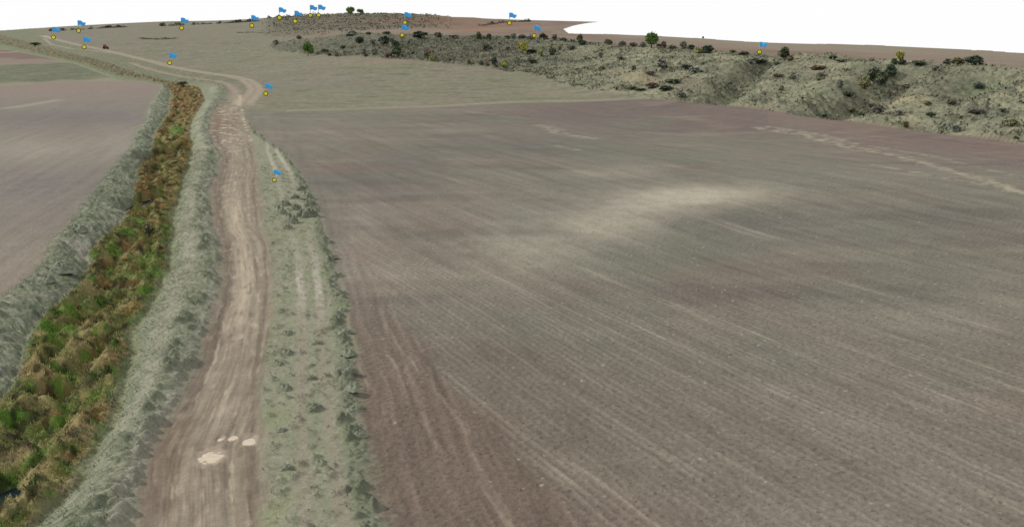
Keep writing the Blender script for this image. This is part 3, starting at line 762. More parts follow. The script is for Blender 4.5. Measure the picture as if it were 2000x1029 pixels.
# ------------------------------------------------------------------ where a photo pixel meets the finished ground
PFX, PFY = project(XX, YY, Z)
def spot(px, py):
    c = int(np.argmin(np.abs(PFX[NR // 2] - px)))
    for _ in range(3):
        colm = PFY[:, c]
        hit = np.nonzero((colm <= py) & keep[:, c])[0]
        r = hit[0] if len(hit) else np.nonzero(keep[:, c])[0][-1]
        c = int(np.argmin(np.abs(PFX[r] - px)))
    return np.array([XX[r, c], YY[r, c], Z[r, c]])

def mesh_obj(name, verts, faces, mat, parent=None, smooth=False):
    me = bpy.data.meshes.new(name)
    me.from_pydata([tuple(v) for v in verts], [], [tuple(f) for f in faces]); me.update()
    if smooth: me.polygons.foreach_set('use_smooth', np.ones(len(faces), dtype=bool))
    me.materials.append(mat)
    o = bpy.data.objects.new(name, me); C.objects.link(o)
    if parent: o.parent = parent
    return o

def empty(name, loc):
    o = bpy.data.objects.new(name, None); o.empty_display_size = 0.5
    o.location = [float(v) for v in loc]; C.objects.link(o)
    return o

def px_size(p):
    """metres that one photo pixel covers at a point"""
    return float((p[1] * CP - (p[2] - CAMZ) * SP) / F)

# ------------------------------------------------------------------ water: ditch pools and road puddles
m_pool, nt, b = nodes_of('ditch_water')
b.inputs['Base Color'].default_value = (0.010, 0.019, 0.021, 1); b.inputs['Roughness'].default_value = 0.5; b.inputs['Specular IOR Level'].default_value = 0.02; b.inputs['IOR'].default_value = 1.1
m_mud = plain_mat('muddy_water', col(206, 190, 166), 0.2, 0.12, 2.0, 0.3)
def water_patch(name, gx, gy, z, rx, ry, mat, seed):
    r = random.Random(seed); n = 40
    ph = [r.uniform(0, 6.28) for _ in range(4)]
    ring = []
    for i in range(n):
        a = 2 * math.pi * i / n
        k = 1 + 0.16 * math.sin(2 * a + ph[0]) + 0.10 * math.sin(3 * a + ph[1]) + 0.06 * math.sin(5 * a + ph[2])
        ring.append((rx * k * math.cos(a), ry * k * math.sin(a), 0.0))
    inner = [(x * 0.5, y * 0.5, 0.0) for x, y, _ in ring]
    verts = [(0, 0, 0)] + inner + ring
    faces = [(0, 1 + i, 1 + (i + 1) % n) for i in range(n)] + [(1 + i, 1 + n + i, 1 + n + (i + 1) % n, 1 + (i + 1) % n) for i in range(n)]
    o = mesh_obj(name, verts, faces, mat)
    o.location = (gx, gy, z)
    return o
for i, ((gx, gy, rx, ry), lab) in enumerate(zip(pool_pts, ('dark pool in the ditch under green reeds, the farthest of three', 'small dark pool among brown ditch plants, middle of three', 'dark water at the nearest end of the ditch, bottom left corner'))):
    tag(water_patch('ditch_pool', gx, gy, -1.42, rx * 1.3, ry * 1.3, m_pool, i), lab, 'pool', 'dark pools in the ditch', 'structure')
for i, ((px, py, rx, ry), g) in enumerate(zip(POT[:4], pot_pts)):
    lab = ('largest peach coloured muddy puddle in the near dirt road', 'second largest pale puddle by the right edge of the near road', 'small pale puddle in the middle of the road beyond the largest', 'tiny pale puddle left of the small middle one on the road')[i]
    tag(water_patch('puddle', g[0], g[1], g[2] - 0.165, rx * 1.35, ry * 1.35, m_mud, 20 + i), lab, 'puddle', 'muddy puddles in the road', 'structure')

# ------------------------------------------------------------------ loose grass and leaves: far too many to count
m_blade, nt, b = nodes_of('blade')
at = nt.nodes.new('ShaderNodeAttribute'); at.attribute_name = 'earth'
nt.links.new(at.outputs['Color'], b.inputs['Base Color']); b.inputs['Roughness'].default_value = 0.9; b.inputs['Specular IOR Level'].default_value = 0.05
def blades(name, label, cat, M, dens, h0, h1, w, lean, tint, ymax, seed, spread=1.0):
    """dens blades on a square metre, coloured like the ground they grow from"""
    r = np.random.default_rng(seed)
    area = np.abs(np.gradient(XX, axis=1) * np.gradient(YY, axis=0))
    pr = np.clip(M, 0, 1) * keep * (YY < ymax) * (np.abs(U) < 0.62) * area * dens
    n = r.poisson(pr.ravel()); idv = np.repeat(np.arange(pr.size), n)
    k = len(idv)
    p = VV[idv].copy(); cell = np.sqrt(area.ravel()[idv]); p[:, 0] += r.normal(0, 0.5, k) * cell; p[:, 2] -= 0.03
    hh = r.uniform(h0, h1, k) * r.uniform(0.6, 1.0, k)
    a = r.uniform(0, 6.283, k)
    d = np.stack([np.cos(a), np.sin(a), np.zeros(k)], 1) * (w * r.uniform(0.6, 1.4, k))[:, None]
    tip = p + np.stack([lean[0] * hh + r.normal(0, 0.35 * spread, k) * hh, lean[1] * hh + r.normal(0, 0.35 * spread, k) * hh, hh], 1)
    mid = (p + tip) / 2 + d * 0.9; mid2 = (p + tip) / 2 - d * 0.9
    gn = np.cross(mid - p, tip - p); gn /= np.linalg.norm(gn, axis=1, keepdims=True) + 1e-9
    fl = gn @ np.array([0, -1.0, 0.4]) < 0
    mid[fl], mid2[fl] = mid2[fl].copy(), mid[fl].copy(); gn[fl] *= -1
    V4 = np.stack([p, mid, tip, mid2], 1).reshape(-1, 3)
    me = bpy.data.meshes.new(name)
    me.vertices.add(4 * k); me.vertices.foreach_set('co', V4.astype(np.float32).ravel())
    me.loops.add(4 * k); me.loops.foreach_set('vertex_index', np.arange(4 * k, dtype=np.int32))
    me.polygons.add(k); me.polygons.foreach_set('loop_start', (np.arange(k) * 4).astype(np.int32)); me.update(calc_edges=True)
    nrm = np.repeat(gn * 0.35 + np.array([0, 0, 1.0]) + r.normal(0, 0.15, (k, 3)), 4, 0)
    nrm /= np.linalg.norm(nrm, axis=1, keepdims=True)
    me.polygons.foreach_set('use_smooth', np.ones(k, dtype=bool))
    me.normals_split_custom_set_from_vertices(nrm.astype(np.float32))
    cc_ = AA[idv] * (tint * r.uniform(0.78, 1.25, k))[:, None]
    cc_ = np.repeat(np.concatenate([cc_, np.ones((k, 1))], 1), 4, 0)
    ca = me.attributes.new('earth', 'FLOAT_COLOR', 'POINT'); ca.data.foreach_set('color', cc_.astype(np.float32).ravel())
    me.materials.append(m_blade)
    o = bpy.data.objects.new(name, me); C.objects.link(o)
    tag(o, label, cat, kind='stuff')
    return o
pool_free = np.ones(XX.shape)
for gx, gy, rx, ry in pool_pts:
    pool_free *= ss(1.0, 2.2, ((XX - gx) / rx) ** 2 + ((YY - gy) / ry) ** 2)
blades('ditch_grass', 'loose stems and leaves standing among the ditch plants', 'grass', M_ditch * pool_free, 50, 0.12, 0.42, 0.035, (0.1, -0.1), 1.1, 210, 1)
blades('bank_grass', 'dry grey grass combed down both ditch banks', 'grass', np.maximum(M_bankR, M_bankL) * near * (0.4 + 0.6 * clump), 42, 0.08, 0.30, 0.028, (-0.35, -0.2), 1.05, 190, 2)
blades('verge_weeds', 'low grass and weeds on the verge beside the road', 'grass', M_verge * np.clip(vt + 0.5 * vt2 + 0.8 * edge_w * ver_sel, 0, 1), 45, 0.08, 0.28, 0.03, (0.0, -0.1), 0.95, 170, 3)
blades('hill_grass', 'dry tussock grass scattered over the scrub slope', 'grass', M_scrub * (0.3 + 0.7 * rough), 0.55, 0.35, 1.0, 0.32, (0.1, 0.0), 0.95, 640, 4, 1.6)

heath = ss(0.02, 0.30, mfbm(M_scrub, 9, 9, 3, 411) + 0.22 * left_s + 0.25 * ss(7, 2, G1) + 0.35 * ss(8, 2, G2) - 0.04)
blades('low_scrub', 'low dark heath growing in patches over the slope', 'scrub', M_scrub * heath, 0.62, 0.5, 1.3, 0.42, (0.1, 0.0), 0.68, 640, 5, 1.6)

blades('far_scrub', 'grey scrub covering the left half of the far hill', 'scrub', hillscrub * ss(74, 60, PY) * ss(900, 800, PX) * ss(-0.2, 0.2, n_m), 0.10, 0.7, 1.7, 0.9, (0.1, 0.0), 0.82, 1300, 6, 1.6)

# clods turned up by the plough, too many to count
def clods(name, label, M, dens, ymax, seed):
    r = np.random.default_rng(seed)
    area = np.abs(np.gradient(XX, axis=1) * np.gradient(YY, axis=0))
    pr = np.clip(M, 0, 1) * (YY < ymax) * (np.abs(U) < 0.6) * area * dens
    n = r.poisson(pr.ravel()); idv = np.repeat(np.arange(pr.size), n); k = len(idv)
    p = VV[idv].copy(); p[:, 0] += r.normal(0, 0.03, k); p[:, 1] += r.normal(0, 0.06, k)
    s = (0.025 + 0.05 * r.random(k) ** 3)
    a = r.uniform(0, 6.283, k)
    ring = [p + np.stack([np.cos(a + j * 1.5708) * s * r.uniform(0.7, 1.3, k), np.sin(a + j * 1.5708) * s * r.uniform(0.7, 1.3, k), np.full(k, -0.01)], 1) for j in range(4)]
    top = p + np.stack([r.normal(0, 0.3, k) * s, r.normal(0, 0.3, k) * s, s * r.uniform(0.6, 1.1, k)], 1)
    V5 = np.stack(ring + [top], 1).reshape(-1, 3).astype(np.float32)
    tri = np.array([[0, 1, 4], [1, 2, 4], [2, 3, 4], [3, 0, 4]])
    Fc = (np.arange(k)[:, None, None] * 5 + tri[None]).reshape(-1, 3).astype(np.int32)
    me = bpy.data.meshes.new(name)
    me.vertices.add(5 * k); me.vertices.foreach_set('co', V5.ravel())
    me.loops.add(3 * len(Fc)); me.loops.foreach_set('vertex_index', Fc.ravel())
    me.polygons.add(len(Fc)); me.polygons.foreach_set('loop_start', (np.arange(len(Fc)) * 3).astype(np.int32)); me.update(calc_edges=True)
    cl_ = AA[idv] * r.uniform(0.7, 1.35, k)[:, None]
    ca = me.attributes.new('earth', 'FLOAT_COLOR', 'POINT'); ca.data.foreach_set('color', np.repeat(np.concatenate([cl_, np.ones((k, 1))], 1), 5, 0).astype(np.float32).ravel())
    me.materials.append(m_blade)
    o = bpy.data.objects.new(name, me); C.objects.link(o); tag(o, label, 'soil', kind='stuff')
clods('soil_clods', 'small loose clods of earth on the near ploughed field', M_field * (0.4 + 0.6 * ss(-0.2, 0.4, n_s)), 14, 105, 9)

# ------------------------------------------------------------------ shrubs
leaf = {
    'g': plain_mat('grey_twigs', col(100, 99, 90) * 2.0, 0.9, 0.35, 4, 0.1, 0.2), 'd': plain_mat('dark_leaves', col(72, 80, 60) * 2.1, 0.85, 0.35, 4, 0.1, 0.2),
    'o': plain_mat('olive_leaves', col(104, 105, 76) * 1.8, 0.85, 0.35, 4, 0.1, 0.2), 'b': plain_mat('bright_leaves', col(98, 126, 66) * 1.25, 0.8, 0.35, 4, 0.1, 0.1),
    'y': plain_mat('yellow_flowers', col(160, 160, 82) * 1.25, 0.8, 0.25, 4, 0.1, 0.1), 'l': plain_mat('lime_leaves', col(150, 160, 88) * 1.35, 0.85, 0.3, 4, 0.1, 0.1),
    'r': plain_mat('russet_twigs', col(112, 97, 84) * 1.6, 0.9, 0.3, 4, 0.1, 0.15), 's': plain_mat('sage_leaves', col(116, 122, 110) * 1.5, 0.9, 0.3, 4, 0.1, 0.15),
    'w': plain_mat('weed_leaves', col(132, 137, 118) * 1.12, 0.9, 0.3, 4, 0.1, 0.12), 'k': plain_mat('blackish_leaves', col(56, 64, 54) * 2.2, 0.9, 0.3, 4, 0.1, 0.15),
}
m_bark = plain_mat('bark', col(88, 74, 62), 0.9, 0.3, 6, 0.1)

def crown_mesh(name, seed, lobes=7, n_leaf=420, size=0.10, spiky=0.0, lift=0.0):
    """uneven mass of leaf-sized faces on clumped lobes; unit width, unit height, standing on z = 0"""
    r = np.random.default_rng(seed)
    cent = []; rad = []
    for i in range(lobes):
        a = r.uniform(0, 6.283); d = r.uniform(0.05, 0.30)
        cent.append((d * math.cos(a), d * math.sin(a), lift + r.uniform(0.22, 0.68) * (1 - lift) * (1 - 0.4 * d / 0.3) + 0.05)); rad.append(r.uniform(0.16, 0.27))
    cent = np.array(cent); rad = np.array(rad)
    verts = []; faces = []
    # a lumpy dark inner body so that the bush is not see-through everywhere
    for c, R in zip(cent, rad):
        k0 = len(verts)
        for j in range(5):
            th = math.pi * (j + 0.5) / 5
            for i in range(7):
                ph = 2 * math.pi * i / 7
                q = R * 0.72 * r.uniform(0.8, 1.1)
                verts.append((c[0] + q * math.sin(th) * math.cos(ph), c[1] + q * math.sin(th) * math.sin(ph), max(0.0, c[2] + q * math.cos(th))))
        for j in range(4):
            for i in range(7):
                faces.append((k0 + j * 7 + i, k0 + (j + 1) * 7 + i, k0 + (j + 1) * 7 + (i + 1) % 7, k0 + j * 7 + (i + 1) % 7))
    for _ in range(n_leaf):
        k = r.integers(0, lobes)
        v = r.normal(size=3); v /= np.linalg.norm(v) + 1e-9
        p = cent[k] + v * rad[k] * r.uniform(0.7, 1.12 + spiky)
        if p[2] < 0.01: p[2] = r.uniform(0.0, 0.15)
        a = r.normal(size=3) + v * 0.3; a /= np.linalg.norm(a); bb = np.cross(a, r.normal(size=3)); bb /= np.linalg.norm(bb) + 1e-9
        s = size * r.uniform(0.5, 1.2)
        k0 = len(verts)
        verts += [tuple(p - a * s - bb * s * 0.15), tuple(p + bb * s * 0.6), tuple(p + a * s), tuple(p - bb * s * 0.6)]
        faces.append((k0, k0 + 1, k0 + 2, k0 + 3))
    me = bpy.data.meshes.new(name); me.from_pydata([tuple(float(x) for x in v) for v in verts], [], faces); me.update()
    me.materials.append(leaf['d'])
    return me
def tube(verts, faces, p0, p1, r0, r1, n=6):
    p0 = mathutils.Vector(p0); p1 = mathutils.Vector(p1); d = (p1 - p0).normalized()
    a = d.orthogonal().normalized(); c = d.cross(a); k = len(verts)
    for p, r in ((p0, r0), (p1, r1)):
        for i in range(n):
            t = 2 * math.pi * i / n
            verts.append(tuple(p + a * r * math.cos(t) + c * r * math.sin(t)))
    for i in range(n):
        faces.append((k + i, k + (i + 1) % n, k + n + (i + 1) % n, k + n + i))
    faces.append(tuple(range(k + n, k + 2 * n)))
def stem_mesh(name, seed, top=0.45, r0=0.035, limbs=5):
    r = random.Random(seed); v = []; f = []
    tube(v, f, (0, 0, -0.12), (0.01, 0.0, top), r0, r0 * 0.7)
    for i in range(limbs):
        a = 2 * math.pi * i / limbs + r.uniform(-.4, .4); d = r.uniform(0.15, 0.3)
        tube(v, f, (0.005, 0, top * r.uniform(0.5, 1.0)), (d * math.cos(a), d * math.sin(a), top + r.uniform(0.05, 0.3)), r0 * 0.55, r0 * 0.2)
    me = bpy.data.meshes.new(name); me.from_pydata(v, [], f); me.update(); me.materials.append(m_bark)
    return me
CROWNS = [crown_mesh('crown', 100 + i, lobes=6 + i % 4, spiky=0.05 * (i % 3)) for i in range(8)]
STEMS = [stem_mesh('stem', 200 + i) for i in range(3)]
def put_bush(name, cat, px, py, w, h, kind, label, group, mesh=None, stem=None, depth=0.8):
    p = spot(px, py); m = px_size(p)
    e = empty(name, p); e.rotation_euler = (0, 0, random.uniform(0, 6.28))
    tag(e, label, cat, group)
    c = bpy.data.objects.new('crown', mesh or random.choice(CROWNS)); C.objects.link(c); c.parent = e
    c.scale = (w * m * 1.4, w * m * 1.4 * depth, h * m * 1.35); c.location = (0, 0, -0.08 * h * m)
    c.material_slots[0].link = 'OBJECT'; c.material_slots[0].material = leaf[kind]
    st = bpy.data.objects.new('stem', stem or random.choice(STEMS)); C.objects.link(st); st.parent = e
    st.scale = (w * m, w * m, h * m)
    return e
BUSHES = [
    # left end of the scrub slope, below the far hill
    (539, 88, 13, 9, 'g', 'grey shrub at the far left tip of the scrub patch'),
    (584, 78, 10, 7, 'g', 'lone dark shrub above the left tip of the scrub patch'),
    (633, 103, 15, 6, 'd', 'low dark shrub just right of the bright green bush'),
    (644, 110, 8, 5, 'd', 'tiny dark shrub left of the pointed one at the scrub foot'),
    (658, 111, 12, 8, 'g', 'small pointed grey shrub at the scrub foot, right of bright bush'),
    (671, 96, 11, 7, 'g', 'grey shrub in mid scrub right of the bright green bush'),
    (688, 71, 24, 9, 's', 'bluish grey shrub mound below the pale streak under the hill'),
    (720, 69, 12, 5, 'd', 'flat dark shrub right of the bluish mound under the hill'),
    (757, 68, 15, 6, 'd', 'flat dark shrub left of the flag above the scrub'),
    (704, 85, 16, 12, 'k', 'round blackish shrub in mid scrub under the bluish mound'),
    (727, 86, 12, 8, 'g', 'small grey shrub between the two blackish ones in mid scrub'),
    (749, 89, 24, 16, 'k', 'largest blackish shrub of the left scrub, broad and round'),
    (766, 84, 12, 8, 'd', 'dark shrub leaning on the right of the largest blackish one'),
    (773, 95, 13, 13, 'k', 'upright blackish shrub above the dark green dome'),
    (777, 108, 20, 15, 'd', 'dark green dome shrub at the scrub foot under the flag'),
    (800, 86, 8, 9, 'g', 'slim grey shrub standing right below the flag disc'),
    (731, 107, 10, 13, 'g', 'tall narrow grey shrub at the scrub foot left of green dome'),
    (709, 107, 11, 9, 'g', 'round grey shrub at the scrub foot above a smaller one'),
    (714, 112, 9, 7, 'g', 'small shrub right at the fallow edge below a round grey one'),
    (758, 113, 14, 11, 'r', 'russet shrub at the fallow edge left of the green dome'),
    (807, 108, 9, 5, 'd', 'tiny dark shrub between green dome and russet ball'),
    (834, 110, 15, 10, 'r', 'russet ball shrub beside a yellowish bush at the scrub foot'),
    (843, 120, 12, 10, 'l', 'yellowish bush at the fallow edge below the russet ball'),
    (878, 120, 9, 5, 'd', 'tiny green shrub at the fallow edge right of yellowish bush'),
    (819, 74, 33, 11, 'k', 'long low blackish thicket at the right of the lower flag'),
    (853, 73, 18, 9, 'g', 'pointed dark shrub right of the long blackish thicket'),
    (886, 76, 22, 9, 'g', 'broad grey shrub left of the pointed green conifer shape'),
    # top row along the plateau
    (934, 78, 13, 14, 'd', 'tall pointed dark green bush on the scrub top row'),
    (944, 78, 7, 5, 'o', 'tiny olive bush at the right foot of the pointed green one'),
    (956, 76, 13, 8, 'd', 'dark green bush second right of the pointed one'),
    (990, 75, 12, 6, 'd', 'low dark bush left of the grey shrub row on the top'),
    (1004, 75, 13, 9, 's', 'greyish bush at the left end of the dark row by flag'),
    (1022, 76, 16, 7, 'g', 'dark bush directly left of the flag on the top row'),
    (1036, 76, 12, 6, 'g', 'small dark bush touching the flag disc on its left'),
    (1061, 77, 17, 12, 'k', 'blackish peaked bush directly right of the flag disc'),
    (1084, 78, 16, 11, 'g', 'grey purple bush second right of the flag on the top row'),
    (1099, 81, 14, 6, 'g', 'low grey bush between purple bush and tall dark green one'),
    (1118, 83, 15, 6, 'g', 'low grey bush left of the tall dark green bush'),
    (1132, 85, 13, 17, 'd', 'tall dark green bush below the notch in the skyline'),
    (1139, 88, 15, 9, 'k', 'blackish bush in front of the tall dark green one'),
    (949, 98, 21, 9, 'g', 'grey twiggy shrub in mid slope left of the yellow bush'),
    (991, 98, 12, 6, 'g', 'small grey shrub between twiggy shrub and yellow bush'),
    (1037, 105, 22, 6, 'k', 'flat dark clump added as the shadow right of the yellow bush'),  # dark clump stands in for the yellow bush's cast shadow
    (1057, 108, 16, 8, 'l', 'lime coloured low bush right of the yellow bush'),
    (1079, 109, 15, 16, 'd', 'upright dark olive bush right of the lime coloured one'),
    (1092, 98, 11, 6, 'g', 'small grey shrub above the upright dark olive bush'),
    (1114, 98, 20, 7, 'g', 'wide grey shrub right of the upright dark olive bush'),
    (917, 125, 10, 8, 'o', 'small green shrub at the fallow edge left of dark trio'),
    (938, 128, 14, 9, 'g', 'left one of the dark trio at the fallow edge'),
    (951, 129, 11, 8, 'r', 'russet middle one of the dark trio at the fallow edge'),
    (966, 131, 13, 15, 'k', 'tall right one of the dark trio at the fallow edge'),
    (987, 134, 14, 14, 'l', 'pale lime bush at the fallow edge right of dark trio'),
    (1040, 124, 22, 5, 'd', 'flat dark shrub below the yellow bush in mid slope'),
    (1187, 88, 16, 10, 'o', 'dark olive bush on the top row left of the green tree'),
    (1217, 91, 14, 9, 'g', 'grey bush on the top row, third left of the green tree'),
    (1236, 92, 15, 8, 'g', 'grey bush on the top row, second left of the green tree'),
    (1257, 93, 13, 10, 'g', 'purple grey bush touching the green tree on its left'),
    (1286, 92, 12, 6, 'k', 'dark low bush at the right foot of the green tree'),
    (1296, 94, 13, 12, 'r', 'purple brown upright bush right of the green tree'),
    (1313, 96, 19, 8, 's', 'sage low bush second right of the green tree'),
    (1335, 97, 14, 13, 'g', 'grey peaked bush third right of the green tree'),
    (1351, 99, 16, 8, 'k', 'blackish bush just left of the low lime patch on top'),
    (1362, 104, 18, 8, 'l', 'low lime patch of growth on the scrub top row'),
    (1385, 103, 27, 13, 'k', 'bluish black wedge shaped thicket right of the lime patch'),
    (1373, 75, 6, 4, 'k', 'tiny black bush on the plateau skyline'),
    (1430, 105, 16, 5, 'd', 'flat green bush on the top row left of the right flag'),
    (1455, 109, 22, 6, 'd', 'flat green bush touching the right flag from the left'),
    # mid slope under the green tree
    (1293, 132, 27, 14, 'g', 'grey twiggy mound in mid slope below the green tree'),
    (1210, 118, 15, 6, 'g', 'small grey shrub in mid slope left below the green tree'),
    (1173, 112, 14, 7, 'g', 'small dark shrub in mid slope below the dark olive bush'),
    (1238, 138, 13, 9, 'g', 'small upright grey shrub left of the grey twiggy mound'),
    (1175, 137, 15, 6, 'r', 'russet patch shrub far left in the mid slope'),
    (1337, 135, 18, 8, 'k', 'dark shrub right of the grey twiggy mound'),
    (1357, 143, 28, 9, 's', 'wide sage mound right below the grey twiggy mound'),
    (1268, 148, 22, 7, 'g', 'low dark shrub below the grey twiggy mound'),
    (1318, 164, 28, 8, 'd', 'low dark green shrub below the wide sage mound'),
    (1275, 173, 24, 10, 'r', 'russet brown mound near the foot of the slope'),
    (1234, 176, 20, 6, 'd', 'flat dark shrub at the slope foot left of russet mound'),
    (1253, 179, 20, 5, 'd', 'flat dark shrub directly below the russet brown mound'),
    (1304, 177, 27, 8, 'k', 'blackish low shrub right of the russet brown mound'),
    (1331, 192, 18, 10, 'g', 'lone grey shrub near the corner of the ploughed field'),
    # around the right flag and gully
    (1531, 115, 26, 20, 'd', 'large dark green bush on the top right of the right flag'),
    (1543, 120, 16, 12, 'r', 'brown grey bush in front of the large dark green one'),
    (1482, 128, 38, 11, 's', 'wide silvery shrub directly below the right flag'),
    (1463, 127, 14, 8, 'g', 'dark left end shrub beside the wide silvery one'),
    (1515, 127, 16, 6, 'd', 'small green shrub at the right end of the silvery one'),
    (1626, 117, 16, 8, 'k', 'dark peaked shrub on the top between flag and yellow tree'),
    (1642, 122, 20, 5, 'g', 'low trailing shrub right of the dark peaked one on top'),
    (1600, 136, 28, 8, 'r', 'long brown shrub in the upper slope above a grey ball'),
    (1604, 153, 17, 11, 's', 'grey ball shrub in mid slope left of the gully'),
    (1598, 159, 13, 6, 'o', 'olive tuft at the left foot of the grey ball shrub'),
    (1521, 152, 22, 7, 'r', 'brown low shrub in mid slope below the silvery one'),
    (1549, 154, 16, 6, 'g', 'dark tuft right of the brown low shrub in mid slope'),
    (1528, 178, 10, 9, 'o', 'small olive bush in the lower middle of the slope'),
    (1640, 174, 13, 14, 's', 'upright sage bush at the left rim of the gully'),
    (1655, 188, 28, 8, 'd', 'low green thicket at the mouth of the gully'),
    (1690, 178, 22, 24, 'o', 'olive bush, lowest of the tall ones inside the gully'),
    (1703, 160, 26, 26, 'd', 'dark green bush on the left inside the gully'),
    (1722, 164, 26, 24, 'd', 'dark bush in the middle of the gully group'),
    (1738, 152, 24, 22, 'k', 'blackish topmost bush of the gully group'),
    (1710, 146, 22, 12, 's', 'sage bush at the upper left edge of the gully group'),
    (1714, 223, 23, 18, 'g', 'purple grey bush on the lower slope under the gully mouth'),
    (1664, 218, 22, 8, 'o', 'olive low shrub left of the purple grey bush'),
    (1680, 230, 14, 7, 'd', 'small dark shrub at the field edge below purple grey bush'),
    (1700, 212, 16, 6, 'g', 'tiny grey shrub just above the purple grey bush'),
    (1605, 229, 28, 6, 'd', 'dark weedy hump at the field edge, slope foot'),
    # right end
    (1746, 126, 14, 10, 'd', 'dark bush at the left foot of the yellow tree'),
    (1762, 126, 14, 9, 'k', 'blackish bush at the right foot of the yellow tree'),
    (1797, 126, 27, 6, 'd', 'flat dark bush right of the yellow tree on top'),
    (1850, 126, 16, 9, 'k', 'left small dome of the three big top right bushes'),
    (1870, 129, 26, 13, 'o', 'olive middle dome of the three big top right bushes'),
    (1903, 128, 35, 17, 'k', 'largest right dome of the three big top right bushes'),
    (1828, 139, 17, 10, 'g', 'lone grey ball shrub below the three top right domes'),
    (1911, 174, 24, 12, 's', 'sage shrub in the right mid slope beside green grass'),
    (1770, 173, 22, 8, 'g', 'low grey shrub right of the gully on the pale ridge'),
    (1752, 225, 22, 8, 'g', 'low grey shrub right of the purple grey bush'),
    (1812, 207, 15, 9, 'o', 'olive shrub on the right lower slope, left of its twin'),
    (1859, 207, 17, 10, 'd', 'dark twin shrub on the right lower slope'),
    (1905, 222, 30, 11, 'g', 'wide twiggy shrub on the right lower slope'),
    (1820, 232, 24, 9, 'd', 'dark spreading shrub below the olive one at right'),
    (1766, 249, 14, 11, 'o', 'small green bush at the field edge on the right'),
    (1866, 258, 23, 12, 's', 'sage bush at the field edge near the right'),
    (1975, 247, 25, 15, 'o', 'green bush near the right frame edge casting dark shade'),
    (1960, 220, 22, 6, 'd', 'flat dark shrub above the green bush at right frame'),
]
for px, py, w, h, kind, label in BUSHES:
    put_bush('shrub', 'shrub', px, py, w, h, kind, label, 'shrubs on the scrub slope')
# small trees with a clear trunk
TREE = crown_mesh('crown', 307, lobes=11, n_leaf=900, size=0.07, lift=0.26, spiky=0.25)
TREE2 = crown_mesh('crown', 302, lobes=7, n_leaf=700, size=0.08, lift=0.3)
TRUNK = stem_mesh('trunk', 303, top=0.5, r0=0.05, limbs=7)
def put_tree(px, py, w, h, kind, label, mesh):
    e = put_bush('small_tree', 'tree', px, py, w, h, kind, label, 'small bright trees', mesh, TRUNK, 1.0)
    for c in e.children:
        if c.name.startswith('stem'): c.name = 'trunk'
put_tree(1272, 95, 25, 24, 'b', 'bright green tree with dark trunk on the plateau edge', TREE)
put_tree(1757, 125, 14, 20, 'y', 'small yellow flowering tree on the top right of the slope', TREE2)
put_tree(1022, 105, 19, 20, 'y', 'yellow green bush tree in mid slope below the flag', TREE2)
put_tree(602, 110, 16, 23, 'b', 'bright green bush tree at the foot of the left scrub', TREE2)
put_tree(685, 31, 16, 14, 'b', 'larger dark green tree on the far hill skyline', TREE2)
put_tree(703, 30, 10, 9, 'b', 'smaller bright green tree on the far hill skyline', TREE2)
# weeds on the verge and in the ditch: tussocks of arching blades
def tuft_mesh(name, seed, n=70):
    """a rounded uneven tussock with loose blades combed over it"""
    r = np.random.default_rng(seed); v = []; f = []; NA = 18; NRg = 7
    ph = r.uniform(0, 6.283, 6)
    def dome(q, a):
        R = 0.46 * (1 + 0.16 * math.sin(2 * a + ph[0]) + 0.12 * math.sin(3 * a + ph[1]) + 0.07 * math.sin(7 * a + ph[2]))
        h = (1 - q * q) ** 0.75 * (0.70 + 0.14 * math.sin(4 * a + ph[3] + 3 * q) + 0.10 * math.sin(9 * a + ph[4]) * q)
        return np.array([R * q * math.cos(a), R * q * math.sin(a), h - 0.06])
    v.append(dome(0.0, 0.0))
    for j in range(1, NRg + 1):
        for i in range(NA):
            v.append(dome(j / NRg, 2 * math.pi * i / NA + 0.12 * r.normal()) + r.normal(0, 0.018, 3) * (j < NRg))
    for i in range(NA): f.append((0, 1 + i, 1 + (i + 1) % NA))
    for j in range(NRg - 1):
        for i in range(NA):
            p0 = 1 + j * NA + i; p1 = 1 + j * NA + (i + 1) % NA
            f.append((p0, p0 + NA, p1 + NA, p1))
    for _ in range(n):
        a = r.uniform(0, 6.283); q = math.sqrt(r.uniform(0.02, 0.8)); p = dome(q, a); d = np.array([math.cos(a), math.sin(a), 0]); w = np.array([-d[1], d[0], 0]) * r.uniform(0.012, 0.03)
        tip = p + d * r.uniform(0.05, 0.18) + np.array([0, 0, r.uniform(0.05, 0.28)]); k = len(v)
        v += [p - w, p + w, tip]; f.append((k, k + 1, k + 2))
    me = bpy.data.meshes.new(name); me.from_pydata([tuple(float(c) for c in x) for x in v], [], f); me.update()
    me.polygons.foreach_set('use_smooth', np.ones(len(f), dtype=bool))
    me.materials.append(leaf['w'])
    return me
TUFTS = [tuft_mesh('tuft', 500 + i) for i in range(5)]
def put_tuft(name, cat, px, py, w, h, kind, label, group):
    p = spot(px, py); m = px_size(p)
    c = bpy.data.objects.new(name, random.choice(TUFTS)); C.objects.link(c)
    c.location = (p[0], p[1], p[2] - 0.04); c.scale = (w * m * 1.25, w * m * 1.25, h * m * 1.1)
    c.material_slots[0].link = 'OBJECT'; c.material_slots[0].material = leaf[kind]
    tag(c, label, cat, group)
